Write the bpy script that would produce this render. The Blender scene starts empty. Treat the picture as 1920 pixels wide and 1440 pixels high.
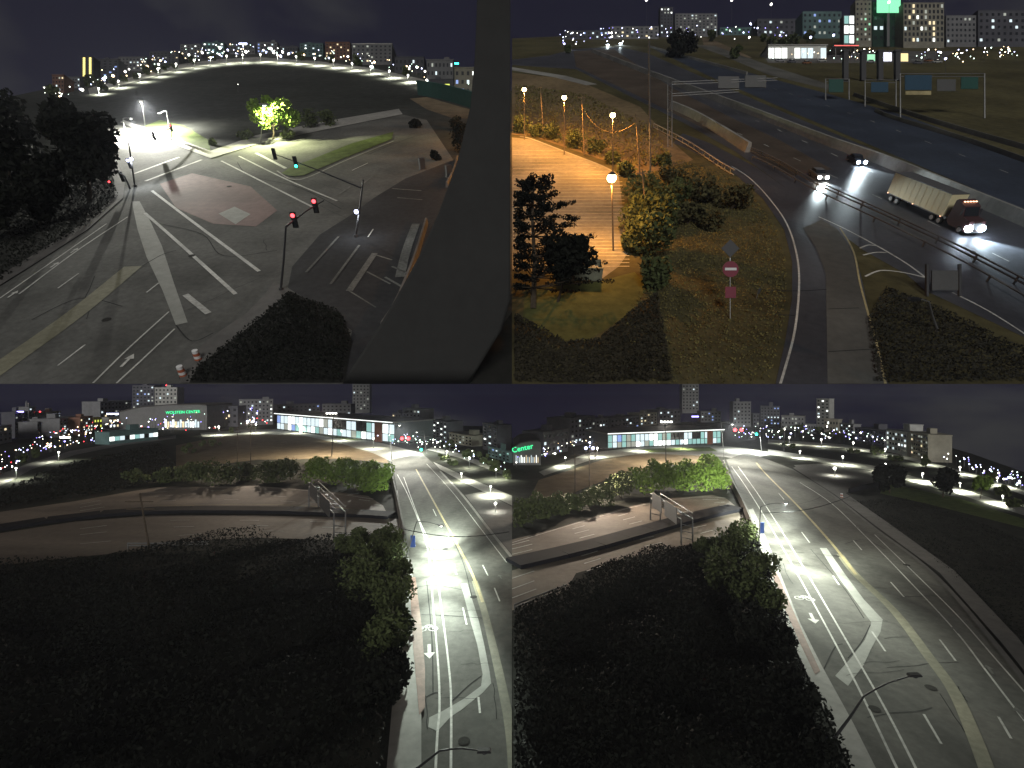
import bpy, math, random
import numpy as np
from mathutils import Matrix, Vector

# ------------------------------------------------------------------ camera, sky, sun, exposure
sc = bpy.context.scene
col = sc.collection
cam_d = bpy.data.cameras.new('camera')
cam_d.lens = 18.0; cam_d.sensor_width = 36.0
cam_d.clip_start = 0.1; cam_d.clip_end = 5000
cam = bpy.data.objects.new('camera', cam_d); col.objects.link(cam)
cam.location = (0, 0, 0); cam.rotation_euler = (math.radians(90), 0, 0)
sc.camera = cam

world = bpy.data.worlds.new('World'); sc.world = world; world.use_nodes = True
wn, wl = world.node_tree.nodes, world.node_tree.links
wn.clear()
w_out = wn.new('ShaderNodeOutputWorld'); w_bg = wn.new('ShaderNodeBackground')
w_tc = wn.new('ShaderNodeTexCoord'); w_map = wn.new('ShaderNodeMapping')
w_map.inputs['Scale'].default_value = (1.0, 1.0, 2.2); w_map.inputs['Rotation'].default_value = (0.3, 0.5, 0.2)
w_no = wn.new('ShaderNodeTexNoise'); w_no.inputs['Scale'].default_value = 3.2; w_no.inputs['Detail'].default_value = 6.0
w_ra = wn.new('ShaderNodeValToRGB')
w_ra.color_ramp.elements[0].position = 0.53; w_ra.color_ramp.elements[0].color = (0.0070, 0.0062, 0.0165, 1)
w_ra.color_ramp.elements[1].position = 0.68; w_ra.color_ramp.elements[1].color = (0.030, 0.030, 0.032, 1)
wl.new(w_tc.outputs['Generated'], w_map.inputs['Vector']); wl.new(w_map.outputs['Vector'], w_no.inputs['Vector'])
wl.new(w_no.outputs['Fac'], w_ra.inputs['Fac']); wl.new(w_ra.outputs['Color'], w_bg.inputs['Color'])
wl.new(w_bg.outputs['Background'], w_out.inputs['Surface'])
w_bg.inputs['Strength'].default_value = 1.0

sun_d = bpy.data.lights.new('moon_glow', 'SUN'); sun_d.energy = 1.5; sun_d.angle = math.radians(18.0)
sun_d.color = (1.0, 0.98, 0.92)
sun = bpy.data.objects.new('moon_glow', sun_d); col.objects.link(sun)
sun.rotation_euler = (math.radians(90 - 12), 0, 0)     # low, from behind the camera

sc.view_settings.view_transform = 'Standard'; sc.view_settings.look = 'None'
sc.view_settings.exposure = 0.0; sc.view_settings.gamma = 1.0
sc.cycles.use_denoising = True
sc.cycles.max_bounces = 3; sc.cycles.diffuse_bounces = 1; sc.cycles.glossy_bounces = 1
sc.cycles.sample_clamp_indirect = 4.0

# ------------------------------------------------------------------ the plots of land
# The photograph is four views of one interchange in a two-by-two grid. The two lower plots share level
# ground 25 m below the camera; the two upper plots share a second sheet of ground that climbs away like a hillside.
H = 25.0
NEAR = H * 0.8 / 0.6


class Plot:
    def __init__(self, up, side):
        self.up_plot, self.side = up, side
        if up:
            self.M = Matrix(((1, 0, 0, 0), (0, .8, -.6, .6 * H), (0, .6, .8, -.8 * H), (0, 0, 0, 1)))
        else:
            self.M = Matrix(((1, 0, 0, 0), (0, 1, 0, 0), (0, 0, 1, -H), (0, 0, 0, 1)))
        self.view = ('upper ' if up else 'lower ') + ('left' if side < 0 else 'right') + ' view'

    def at(self, px, py, z=0.0):
        dx, dz = (px - 960) / 960, (720 - py) / 960
        ly, lz = (.8 + .6 * dz, -.6 + .8 * dz) if self.up_plot else (1.0, dz)
        t = (z - H) / lz
        return Vector((dx * t, ly * t, z))

    def up(self, y, py):
        k = (720 - py) / 960
        w = (k * .8 - .6) * y / (.8 + .6 * k) if self.up_plot else k * y
        return w + H

    def hz(self, P, py):                   # height of a plumb thing at P whose top shows on row py
        zc = .6 * P.y + .8 * (P.z - H) if self.up_plot else P.z - H
        return (720 - py) / 960 * self.depth(P.y, P.z) - zc

    def depth(self, y, z=0.0):
        return .8 * y - .6 * (z - H) if self.up_plot else y

    def pt(self, P, px, py):
        z = self.up(P.y, py)
        return Vector(((px - 960) / 960 * self.depth(P.y, z), P.y, z))

    def mpp(self, P):                      # metres per photograph pixel at P
        return self.depth(P.y, P.z) / 960

    def clip(self, pts):
        pts = [Vector(p) for p in pts]
        tests = [lambda p: p.x * self.side]
        if self.up_plot:
            tests.append(lambda p: p.y - NEAR)
        for f in tests:
            out = []
            for i, p in enumerate(pts):
                q = pts[(i + 1) % len(pts)]
                a, b = f(p), f(q)
                if a >= 0:
                    out.append(p)
                if (a >= 0) != (b >= 0):
                    out.append(p.lerp(q, a / (a - b)))
            pts = out
            if len(pts) < 3:
                return []
        return pts


TL, TR, BL, BR = Plot(True, -1), Plot(True, 1), Plot(False, -1), Plot(False, 1)
rng = random.Random(7)

# ------------------------------------------------------------------ materials
MATS = {}


def mat(name, c, rough=0.85, amp=0.25, scale=1.2, spec=0.25, metal=0.0, bump=0.0, stain=0.0, warp=None):
    if name in MATS:
        return MATS[name]
    m = bpy.data.materials.new(name); m.use_nodes = True
    n, l = m.node_tree.nodes, m.node_tree.links
    b = n['Principled BSDF']
    b.inputs['Roughness'].default_value = rough
    b.inputs['Metallic'].default_value = metal
    b.inputs['Specular IOR Level'].default_value = spec
    if amp > 0:
        tc = n.new('ShaderNodeTexCoord'); no = n.new('ShaderNodeTexNoise')
        no.inputs['Scale'].default_value = scale; no.inputs['Detail'].default_value = 7; no.inputs['Roughness'].default_value = 0.65
        ra = n.new('ShaderNodeValToRGB')
        lo, hi = 1 - amp, 1 + amp
        ra.color_ramp.elements[0].position = 0.3; ra.color_ramp.elements[0].color = (c[0] * lo, c[1] * lo, c[2] * lo, 1)
        ra.color_ramp.elements[1].position = 0.7; ra.color_ramp.elements[1].color = (c[0] * hi, c[1] * hi, c[2] * hi, 1)
        l.new(tc.outputs['Object'], no.inputs['Vector']); l.new(no.outputs['Fac'], ra.inputs['Fac'])
        last = ra.outputs['Color']
        if stain > 0:
            n2 = n.new('ShaderNodeTexNoise'); n2.inputs['Scale'].default_value = scale * 0.07; n2.inputs['Detail'].default_value = 5
            if warp:
                mp = n.new('ShaderNodeMapping'); mp.inputs['Scale'].default_value = warp
                l.new(tc.outputs['Object'], mp.inputs['Vector']); l.new(mp.outputs['Vector'], n2.inputs['Vector'])
            else:
                l.new(tc.outputs['Object'], n2.inputs['Vector'])
            r2 = n.new('ShaderNodeValToRGB')
            r2.color_ramp.elements[0].position = 0.35; r2.color_ramp.elements[0].color = (1 - stain,) * 3 + (1,)
            r2.color_ramp.elements[1].position = 0.65; r2.color_ramp.elements[1].color = (1 + stain * .5,) * 3 + (1,)
            mx = n.new('ShaderNodeMix'); mx.data_type = 'RGBA'; mx.blend_type = 'MULTIPLY'; mx.inputs[0].default_value = 1.0
            l.new(n2.outputs['Fac'], r2.inputs['Fac'])
            l.new(last, mx.inputs[6]); l.new(r2.outputs['Color'], mx.inputs[7])
            last = mx.outputs[2]
        l.new(last, b.inputs['Base Color'])
        if bump > 0:
            bp = n.new('ShaderNodeBump'); bp.inputs['Strength'].default_value = bump; bp.inputs['Distance'].default_value = 0.1
            l.new(no.outputs['Fac'], bp.inputs['Height']); l.new(bp.outputs['Normal'], b.inputs['Normal'])
    else:
        b.inputs['Base Color'].default_value = (*c, 1)
    MATS[name] = m
    return m


def emi(name, c, s):
    if name in MATS:
        return MATS[name]
    m = bpy.data.materials.new(name); m.use_nodes = True
    n, l = m.node_tree.nodes, m.node_tree.links
    b = n['Principled BSDF']
    b.inputs['Base Color'].default_value = (c[0] * .3, c[1] * .3, c[2] * .3, 1)
    b.inputs['Emission Color'].default_value = (*c, 1); b.inputs['Emission Strength'].default_value = s
    m.cycles.emission_sampling = 'NONE'
    MATS[name] = m
    return m


ASPH = mat('asphalt', (.105, .105, .098), .95, .22, 1.5, .08, bump=.15, stain=.35)
ASPH2 = mat('asphalt_worn', (.105, .103, .093), .95, .22, 1.1, .08, bump=.15, stain=.4, warp=(2.0, .6, 1))
ASPHW = mat('asphalt_brown', (.075, .058, .045), .9, .2, 1.2, .1, stain=.3)
ASPHD = mat('asphalt_dark', (.048, .049, .056), .5, .25, 1.2, .4, stain=.3)
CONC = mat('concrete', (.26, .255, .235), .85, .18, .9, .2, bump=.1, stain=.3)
CONCD = mat('concrete_aged', (.105, .10, .095), .9, .2, .8, .2, stain=.35)
PATCH = mat('patch_concrete', (.27, .275, .25), .85, .15, 1.0, .2, stain=.2)
BRICKP = mat('brick_paver', (.20, .125, .10), .85, .25, 2.0, .2, stain=.3)
PINK = mat('red_asphalt', (.17, .108, .098), .85, .2, 1.0, .2, stain=.35)
GRASS = mat('grass_dark', (.040, .041, .037), .95, .35, .35, .05, stain=.35)
GRASSB = mat('brush_soil', (.030, .031, .025), .95, .4, .5, .05, stain=.4)
GRASSL = mat('grass_verge', (.085, .11, .04), .95, .35, .6, .05, stain=.3)
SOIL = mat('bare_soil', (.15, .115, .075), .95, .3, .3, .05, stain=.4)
PAINT = mat('white_road_paint', (.46, .46, .43), .8, .3, 2.5, .2, stain=.3)
YELL = mat('yellow_road_paint', (.33, .28, .15), .75, .25, 1.5, .2, stain=.3)
YELLF = mat('faded_yellow_band', (.185, .178, .125), .8, .22, 1.5, .2, stain=.3)
TAR = mat('tar_seam', (.03, .03, .03), .95, .2, 2, .03)
WORN = mat('worn_road_paint', (.14, .14, .13), .9, .35, 2.5, .1, stain=.4)
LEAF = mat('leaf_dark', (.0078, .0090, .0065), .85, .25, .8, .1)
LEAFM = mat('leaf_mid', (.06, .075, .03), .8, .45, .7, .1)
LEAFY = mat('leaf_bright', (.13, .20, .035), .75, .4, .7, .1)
BARK = mat('bark', (.07, .055, .04), .95, .3, 3, .05)
WOOD = mat('pole_wood', (.17, .13, .085), .9, .25, 3, .1)
STEEL = mat('galvanised_steel', (.15, .15, .15), .5, .12, 3, .4, metal=.5)
DSTEEL = mat('dark_steel', (.035, .035, .038), .55, .1, 3, .4)
BLACK = mat('black_housing', (.012, .012, .013), .7, 0)
GREENS = mat('green_sign_panel', (.015, .06, .05), .5, .1, 2)
BLUES = mat('blue_banner', (.06, .12, .40), .6, .1, 2)
REDS = mat('red_sign_face', (.16, .02, .04), .5, .1, 2)
WHITES = mat('white_sign_face', (.6, .6, .6), .5, .1, 2)
ALU = mat('sign_aluminium', (.075, .075, .075), .5, .1, 2, .4, metal=.3)
GLASSD = mat('dark_glass', (.02, .022, .026), .15, 0, spec=.6)
LW = emi('lamp_white', (1, .98, .88), 9); LB = emi('lamp_blue', (.62, .66, 1), 8)
LG = emi('lamp_green_tint', (.75, 1, .85), 7); LO = emi('lamp_orange', (1, .72, .42), 8)
LS = emi('lamp_sodium', (1, .70, .28), 30); LR = emi('signal_red', (1, .05, .06), 7)
LGR = emi('signal_green', (.05, 1, .62), 6); LV = emi('lamp_violet', (.35, .3, 1), 6)
WW = emi('window_warm', (1, .82, .5), 1.1); WC = emi('window_cool', (.8, .95, 1), 1.0)
WD = emi('window_dim', (.75, .8, .70), .42); WG = emi('window_green', (.45, 1, .62), .9)
WY = emi('window_yellow', (.9, 1, .15), 1.0); WB = emi('window_blue', (.35, .5, 1), .8)
WT = emi('window_teal', (.45, .85, .8), .62); WX = emi('window_bright', (.95, 1, .95), 2.2)

# ------------------------------------------------------------------ mesh building


class MB:
    def __init__(self):
        self.v, self.f = [], []

    def add(self, vs, fs):
        o = len(self.v)
        self.v += [tuple(p) for p in vs]; self.f += [tuple(o + i for i in f) for f in fs]
        return self

    def box(self, x0, x1, y0, y1, z0, z1):
        vs = [(x, y, z) for z in (z0, z1) for y in (y0, y1) for x in (x0, x1)]
        return self.add(vs, [(0, 2, 3, 1), (4, 5, 7, 6), (0, 1, 5, 4), (2, 6, 7, 3), (0, 4, 6, 2), (1, 3, 7, 5)])

    def tube(self, p, q, r, r2=None, n=8):
        p, q = Vector(p), Vector(q); r2 = r if r2 is None else r2
        d = (q - p).normalized()
        a = d.orthogonal().normalized(); b = d.cross(a)
        vs = []
        for c, rr in ((p, r), (q, r2)):
            for i in range(n):
                t = 2 * math.pi * i / n
                vs.append(c + a * (rr * math.cos(t)) + b * (rr * math.sin(t)))
        fs = [(i, (i + 1) % n, n + (i + 1) % n, n + i) for i in range(n)]
        fs += [tuple(range(n - 1, -1, -1)), tuple(range(n, 2 * n))]
        return self.add(vs, fs)

    def path(self, pts, r, r2=None, n=8):
        r2 = r if r2 is None else r2
        k = len(pts) - 1
        for i in range(k):
            self.tube(pts[i], pts[i + 1], r + (r2 - r) * i / k, r + (r2 - r) * (i + 1) / k, n)
        return self

    def poly(self, pts):
        return self.add(pts, [tuple(range(len(pts)))])

    def prism(self, pts, z0, z1):
        n = len(pts)
        vs = [(p[0], p[1], z0) for p in pts] + [(p[0], p[1], z1) for p in pts]
        fs = [tuple(range(n - 1, -1, -1)), tuple(range(n, 2 * n))]
        fs += [(i, (i + 1) % n, n + (i + 1) % n, n + i) for i in range(n)]
        return self.add(vs, fs)

    def xprism(self, prof, y0, y1):          # profile in x,z extruded along y
        n = len(prof)
        vs = [(p[0], y0, p[1]) for p in prof] + [(p[0], y1, p[1]) for p in prof]
        fs = [tuple(range(n)), tuple(range(2 * n - 1, n - 1, -1))]
        fs += [(i, n + i, n + (i + 1) % n, (i + 1) % n) for i in range(n)]
        return self.add(vs, fs)

    def ball(self, c, r, n=8, sz=1.0):
        vs, fs = [], []
        m = max(3, n // 2)
        for j in range(1, m):
            t = math.pi * j / m
            for i in range(n):
                a = 2 * math.pi * i / n
                vs.append((c[0] + r * math.sin(t) * math.cos(a), c[1] + r * math.sin(t) * math.sin(a), c[2] + r * sz * math.cos(t)))
        vs += [(c[0], c[1], c[2] + r * sz), (c[0], c[1], c[2] - r * sz)]
        T, B = len(vs) - 2, len(vs) - 1
        for j in range(m - 2):
            for i in range(n):
                fs.append((j * n + i, j * n + (i + 1) % n, (j + 1) * n + (i + 1) % n, (j + 1) * n + i))
        for i in range(n):
            fs.append((T, (i + 1) % n, i)); fs.append((B, (m - 2) * n + i, (m - 2) * n + (i + 1) % n))
        return self.add(vs, fs)

    def mesh(self, name, m):
        me = bpy.data.meshes.new(name); me.from_pydata(self.v, [], self.f); me.update()
        if m:
            me.materials.append(m)
        return me

    def build(self, name, m, parent=None, plot=None, loc=None, rz=0.0, smooth=False):
        me = self.mesh(name, m)
        if smooth:
            me.polygons.foreach_set('use_smooth', [True] * len(me.polygons))
        return place(name, me, parent, plot, loc, rz)


def place(name, me, parent=None, plot=None, loc=None, rz=0.0):
    o = bpy.data.objects.new(name, me); col.objects.link(o)
    L = Matrix.Translation(loc) @ Matrix.Rotation(rz, 4, 'Z') if loc is not None else Matrix.Identity(4)
    if parent is not None:
        o.parent = parent; o.matrix_local = L
    elif plot is not None:
        o.matrix_world = plot.M @ L
    return o


def copy_part(src, parent, loc):
    o = src.copy(); col.objects.link(o); o.parent = parent; o.matrix_local = Matrix.Translation(loc)
    return o


REG = []


def tag(o, phrase, cat, group=None, plot=None, px=0.0):
    o['label'] = phrase; o['category'] = cat
    if group:
        o['group'] = group
    REG.append([o, phrase, px])
    return o


PLUMB = Matrix.Rotation(-math.atan2(.6, .8), 4, 'X')


def thing(name, plot, loc, rz, phrase, cat, group=None, plumb=False):
    o = place(name, None, None, plot, loc, rz)
    if plumb and plot.up_plot:             # stands upright on the slope instead of square to it
        o.matrix_world = plot.M @ Matrix.Translation(loc) @ PLUMB @ Matrix.Rotation(rz, 4, 'Z')
    P = plot.M @ Vector(loc)
    return tag(o, phrase, cat, group, plot, P.x / P.y)


def leafmesh(centres, radii, n, leaf, plot, origin, seed, flat=1.0, ymin=None):
    """many small leaf quads in shells round clump centres; local to origin, kept on their own plot"""
    r = np.random.default_rng(seed)
    centres = np.array(centres, float); radii = np.array(radii, float)
    w = radii ** 2 / np.sum(radii ** 2)
    k = r.choice(len(centres), n, p=w)
    d = r.normal(size=(n, 3)); d /= np.linalg.norm(d, axis=1)[:, None]
    rad = radii[k] * (0.45 + 0.6 * r.random(n) ** .6)
    p = centres[k] + d * rad[:, None] * np.array([1, 1, flat])
    s = leaf * (0.55 + 0.9 * r.random(n))
    a = r.normal(size=(n, 3)); a /= np.linalg.norm(a, axis=1)[:, None]
    b = np.cross(a, r.normal(size=(n, 3))); b /= np.linalg.norm(b, axis=1)[:, None]
    keep = (p[:, 2] + origin[2] > 0.05)
    gx = p[:, 0] + origin[0]
    keep &= (gx * plot.side > leaf)
    p, s, a, b = p[keep], s[keep], a[keep], b[keep]
    n = len(p)
    return leaf_from(p, s, a, b)


def leaf_from(p, s, a, b):
    n = len(p)
    V = np.empty((n, 4, 3))
    sa, sb = a * s[:, None], b * (s * .6)[:, None]
    V[:, 0] = p - sa; V[:, 1] = p - sb * .9 + sa * .1; V[:, 2] = p + sa; V[:, 3] = p + sb + sa * .1
    me = bpy.data.meshes.new('leaves')
    me.vertices.add(4 * n); me.vertices.foreach_set('co', V.reshape(-1))
    me.loops.add(4 * n); me.loops.foreach_set('vertex_index', np.arange(4 * n))
    me.polygons.add(n); me.polygons.foreach_set('loop_start', np.arange(n) * 4)
    me.update(); me.validate()
    return me


SEED = [100]


def tree(plot, base, cpx, rx, ry, phrase, m=LEAF, n=2600, leaf=.35, name='leafy_tree', cat='tree', group=None, clumps=16, trunk=True):
    P = plot.at(*base); u = plot.mpp(P)
    C = plot.pt(P, *cpx) - P
    Rx, Rz = rx * u, ry * u
    SEED[0] += 1; r = random.Random(SEED[0])
    t = thing(name, plot, P, 0, phrase, cat, group)
    cs, rs = [], []
    for i in range(clumps):
        while True:
            q = Vector((r.uniform(-1, 1), r.uniform(-1, 1), r.uniform(-1, 1)))
            if .25 < q.length < 1:
                break
        cs.append((C.x + q.x * Rx * .72, C.y + q.y * Rx * .6, C.z + q.z * Rz * .72))
        rs.append(min(Rx, Rz) * r.uniform(.22, .42))
    me = leafmesh(cs, rs, n, leaf, plot, P, SEED[0])
    me.materials.append(m)
    place('crown', me, t)
    if trunk:
        mb = MB(); rt = max(.12, Rz * .05)
        fork = Vector((C.x * .6, 0, max(C.z - Rz * .5, C.z * .4)))
        mb.path([(0, 0, 0), fork * .5 + Vector((rt * .4, 0, 0)), fork], rt, rt * .6)
        for i in range(6):
            mb.tube(fork, Vector(cs[i]), rt * .5, rt * .12, 6)
        mb.build('trunk', BARK, t)
    return t


def shrub(plot, base, rx, ry, phrase, m=LEAFM, n=700, leaf=.3, group=None):
    P = plot.at(*base); u = plot.mpp(P)
    SEED[0] += 1; r = random.Random(SEED[0])
    Rx, Rz = rx * u, ry * u
    t = thing('shrub', plot, P, 0, phrase, 'shrub', group)
    cs, rs = [], []
    for i in range(9):
        a = r.uniform(0, 6.28); d = r.uniform(0, .75)
        cs.append((math.cos(a) * d * Rx, math.sin(a) * d * Rx * .7, Rz * r.uniform(.25, .95)))
        rs.append(Rz * r.uniform(.3, .5))
    me = leafmesh(cs, rs, n, leaf, plot, P, SEED[0]); me.materials.append(m)
    place('foliage', me, t)
    mb = MB()
    for i in range(4):
        mb.tube((0, 0, 0), cs[i], .06, .02, 5)
    mb.build('stem', BARK, t)
    return t


def brush(plot, px_poly, hmax, n, leaf, m, name, label, hmin=.2):
    """uncountable low growth over a patch of ground"""
    pts = plot.clip([plot.at(*p) for p in px_poly])
    xs = [p.x for p in pts]; ys = [p.y for p in pts]
    SEED[0] += 1; r = np.random.default_rng(SEED[0])
    x = r.uniform(min(xs), max(xs), n * 3); y = r.uniform(min(ys), max(ys), n * 3)
    inside = np.zeros(len(x), bool)
    j = len(pts) - 1
    for i in range(len(pts)):
        a, b = pts[i], pts[j]
        c = ((a.y > y) != (b.y > y)) & (x < (b.x - a.x) * (y - a.y) / (b.y - a.y + 1e-12) + a.x)
        inside ^= c; j = i
    x, y = x[inside][:n], y[inside][:n]
    hh = np.zeros(len(x))
    for k in range(7):
        fx, fy, ph = r.uniform(.08, .5), r.uniform(.08, .5), r.uniform(0, 6)
        hh += np.sin(x * fx + y * fy * (1 if k % 2 else -1) + ph)
    hh = np.clip(.5 + hh / 7, .08, 1)
    z = hmin + hh * hmax * (r.random(len(x)) ** .5)
    p = np.stack([x, y, z], 1)
    keep = x * plot.side > leaf
    p = p[keep]; k = len(p)
    s = leaf * (.5 + r.random(k))
    a = r.normal(size=(k, 3)); a /= np.linalg.norm(a, axis=1)[:, None]
    b = np.cross(a, r.normal(size=(k, 3))); b /= np.linalg.norm(b, axis=1)[:, None]
    me = leaf_from(p, s, a, b); me.materials.append(m)
    o = place(name, me, None, plot)
    o['kind'] = 'stuff'; o['label'] = label; o['category'] = 'undergrowth'
    return o


def sheet(name, plot, px, z, m, parent=None, kind='structure', px_far=None):
    pts = plot.clip([plot.at(p[0], p[1]) for p in px])
    for p in pts:
        p.z = z
    o = MB().poly(pts).build(name, m, parent, None if parent else plot)
    if not parent:
        o['kind'] = kind
    return o


def smooth_px(px, k=6):
    if len(px) < 3:
        return px
    out = []
    for i in range(len(px) - 1):
        p0 = px[max(i - 1, 0)]; p1 = px[i]; p2 = px[i + 1]; p3 = px[min(i + 2, len(px) - 1)]
        for j in range(k):
            t = j / k
            out.append(tuple(.5 * (2 * p1[c] + (p2[c] - p0[c]) * t + (2 * p0[c] - 5 * p1[c] + 4 * p2[c] - p3[c]) * t * t
                                   + (3 * p1[c] - p0[c] - 3 * p2[c] + p3[c]) * t ** 3) for c in (0, 1)))
    out.append(px[-1])
    return out


def strip_pts(plot, px, w):
    P = [plot.at(*p) for p in smooth_px(px)]
    L, R = [], []
    for i, p in enumerate(P):
        d = (P[min(i + 1, len(P) - 1)] - P[max(i - 1, 0)]); d.z = 0; d.normalize()
        n = Vector((-d.y, d.x, 0)) * (w / 2)
        L.append(p + n); R.append(p - n)
    return L, R


def line(plot, px, w, m, parent, name='lane_line', z=.05):
    L, R = strip_pts(plot, px, w)
    mb = MB()
    for i in range(len(L) - 1):
        q = plot.clip([L[i], L[i + 1], R[i + 1], R[i]])
        if len(q) >= 3:
            mb.poly([(a.x, a.y, z) for a in q])
    if mb.v:
        return mb.build(name, m, parent)


def dashes(plot, px, w, m, parent, on=3.0, off=6.0, z=.05, name='lane_dash'):
    P = [plot.at(*p) for p in smooth_px(px)]
    acc = 0.0
    seg, cur = [], []
    for a, b in zip(P[:-1], P[1:]):
        d = (b - a).length; k = max(1, int(d / .5))
        for i in range(k):
            s = acc % (on + off)
            q = a.lerp(b, i / k)
            if s < on:
                cur.append(q)
            elif cur:
                seg.append(cur); cur = []
            acc += d / k
    if cur:
        seg.append(cur)
    for s in seg:
        if len(s) < 2:
            continue
        d = (s[-1] - s[0]).normalized(); n = Vector((-d.y, d.x, 0)) * w / 2
        q = plot.clip([s[0] + n, s[-1] + n, s[-1] - n, s[0] - n])
        if len(q) >= 3:
            MB().poly([(a.x, a.y, z) for a in q]).build(name, m, parent)


def wall(plot, px, thick, h, m, name, phrase, cat='wall', cap=True, seg_len=6.0, group=None, taper=.5):
    """a low barrier cast in lengths: each length is a part"""
    P = [plot.at(*p) for p in smooth_px(px)]
    mid = P[len(P) // 2]
    t = thing(name, plot, mid, 0, phrase, cat, group)
    run = [P[0]]; acc = 0
    for a, b in zip(P[:-1], P[1:]):
        acc += (b - a).length
        if acc > seg_len:
            run.append(b); acc = 0
    if (run[-1] - P[-1]).length > 1e-3:
        run.append(P[-1])
    for a, b in zip(run[:-1], run[1:]):
        if a.x * plot.side < .02 or b.x * plot.side < .02:
            continue
        d = (b - a); ln = d.length; d.normalize()
        n = Vector((-d.y, d.x, 0))
        a2 = a + d * .03; b2 = b - d * .03
        vs = []
        for c in (a2, b2):
            for sgn, ww, z in ((-1, thick / 2, 0), (1, thick / 2, 0), (1, thick * taper / 2, h), (-1, thick * taper / 2, h)):
                q = c + n * sgn * ww - mid
                vs.append((q.x, q.y, z))
        MB().add(vs, [(0, 1, 2, 3), (7, 6, 5, 4), (0, 4, 5, 1), (1, 5, 6, 2), (2, 6, 7, 3), (3, 7, 4, 0)]).build('panel', m, t)
    return t


def guardrail(plot, px, phrase, h=.9, gap=4.0, rails=(.85, .5), m=STEEL):
    P = [plot.at(*p) for p in smooth_px(px)]
    P = [p for p in P if p.x * plot.side > .1 and (not plot.up_plot or p.y > NEAR + .2)]
    mid = P[len(P) // 2]
    t = thing('guardrail', plot, mid, 0, phrase, 'guardrail')
    acc = gap
    for a, b in zip(P[:-1], P[1:]):
        acc += (b - a).length
        if acc >= gap:
            q = a - mid; acc = 0
            MB().box(q.x - .07, q.x + .07, q.y - .1, q.y + .1, 0, h).build('post', m, t)
    for z in rails:
        mb = MB()
        mb.path([p - mid + Vector((0, 0, z)) for p in P], .11, .11, 5)
        mb.build('rail', m, t)
    return t


def spot(parent, loc, power, color, size=150, blend=.7, aim=None, r=.25):
    d = bpy.data.lights.new('lamp_light', 'SPOT'); d.energy = power; d.color = color
    d.spot_size = math.radians(size); d.spot_blend = blend; d.shadow_soft_size = r
    o = bpy.data.objects.new('lamp_light', d); col.objects.link(o); o.parent = parent
    M = Matrix.Translation(loc)
    if aim is not None:
        q = Vector(aim).normalized().to_track_quat('-Z', 'Y').to_matrix().to_4x4()
        M = M @ q
    o.matrix_local = M
    return o


def lamp(plot, base, top, head, phrase, power=0, color=(1, .97, .85), emis=LW, m=STEEL, group=None, size=150, r=.11, banner=None, hs=1.0, along=None):
    """street lamp: tapered pole, curved arm, cobra head"""
    P = plot.at(*base)
    t = thing('street_lamp', plot, P, 0, phrase, 'street lamp', group)
    T = plot.pt(P, *top) - P; Hd = plot.pt(P, *head) - P
    mb = MB(); mb.tube((0, 0, 0), (0, 0, .25), r * 1.9, r * 1.7); mb.path([Vector((0, 0, .2)), T * .5, T], r, r * .6)
    mb.build('pole', m, t)
    d = Hd - T
    if d.length > .3:
        mid = T + d * .5 + Vector((0, 0, abs(d.x) * .06))
        MB().path([T, T + d * .25 + Vector((0, 0, abs(d.x) * .04)), mid, Hd], r * .55, r * .4).build('arm', m, t)
    sx = 1 if d.x >= 0 else -1
    k = hs
    hb = MB().xprism([(Hd.x - .35 * sx * k, Hd.z - .05 * k), (Hd.x - .3 * sx * k, Hd.z + .1 * k), (Hd.x + .45 * sx * k, Hd.z + .12 * k),
                      (Hd.x + .55 * sx * k, Hd.z), (Hd.x + .5 * sx * k, Hd.z - .05 * k)], Hd.y - .17 * k, Hd.y + .17 * k)
    head_o = hb.build('lamp_head', BLACK if not power else m, t)
    lens = MB(); lens.ball((Hd.x + .12 * sx * k, Hd.y, Hd.z - .08 * k), .2 * k, 8, .5)
    lens.build('lens', emis if (power or emis is not LW) else GLASSD, head_o, smooth=True)
    if power:
        q = Hd + Vector((.12 * sx * k, 0, -.3 * k))
        spot(t, q, power, color, size)
        if along:                                   # street optics throw light up and down the road
            v = plot.at(*along[1]) - plot.at(*along[0]); v.normalize()
            if along[-1] == 'beam':
                spot(t, q, power * along[2], color, 70, 1.0, aim=(v.x, v.y, along[3]))
            else:
                for sg in (1, -1):
                    spot(t, q, power * 2.6, color, 64, 1.0, aim=(v.x * sg, v.y * sg, -.62))
                    spot(t, q, power * along[2 if sg > 0 else 3], color, 30 if sg > 0 and plot is BL else 44, 1.0, aim=(v.x * sg, v.y * sg, -.25))
    if banner:
        B = plot.pt(P, *banner) - P
        MB().box(B.x + .12, B.x + .75, B.y - .04, B.y + .04, B.z - .8, B.z + .8).build('banner', BLUES, t)
    return t


FARLAMP = {}


def far_lamp(plot, px, py, py0, emis, phrase, r_px=1.7, power=0, color=(1, .97, .85), group=None):
    """lamp far off: thin pole and a bright globe"""
    P = plot.at(px, py0); u = plot.mpp(P)
    h = plot.up(P.y, py)
    if h < .4:
        h = .4
    t = thing('far_street_lamp', plot, P, 0, phrase, 'street lamp', group or 'far lamps of the ' + plot.view)
    rr = max(.08, r_px * u)
    T = plot.pt(P, px, py) - P; T.z = h
    MB().tube((0, 0, 0), T, min(.09, rr * .3), min(.06, rr * .2), 6).build('pole', STEEL, t)
    MB().ball(T, rr, 8).build('lamp_head', emis, t, smooth=True)
    if power:
        spot(t, (T.x, T.y, max(h - rr * 1.3, .3)), power, color, 165, .5)
    return t


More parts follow.
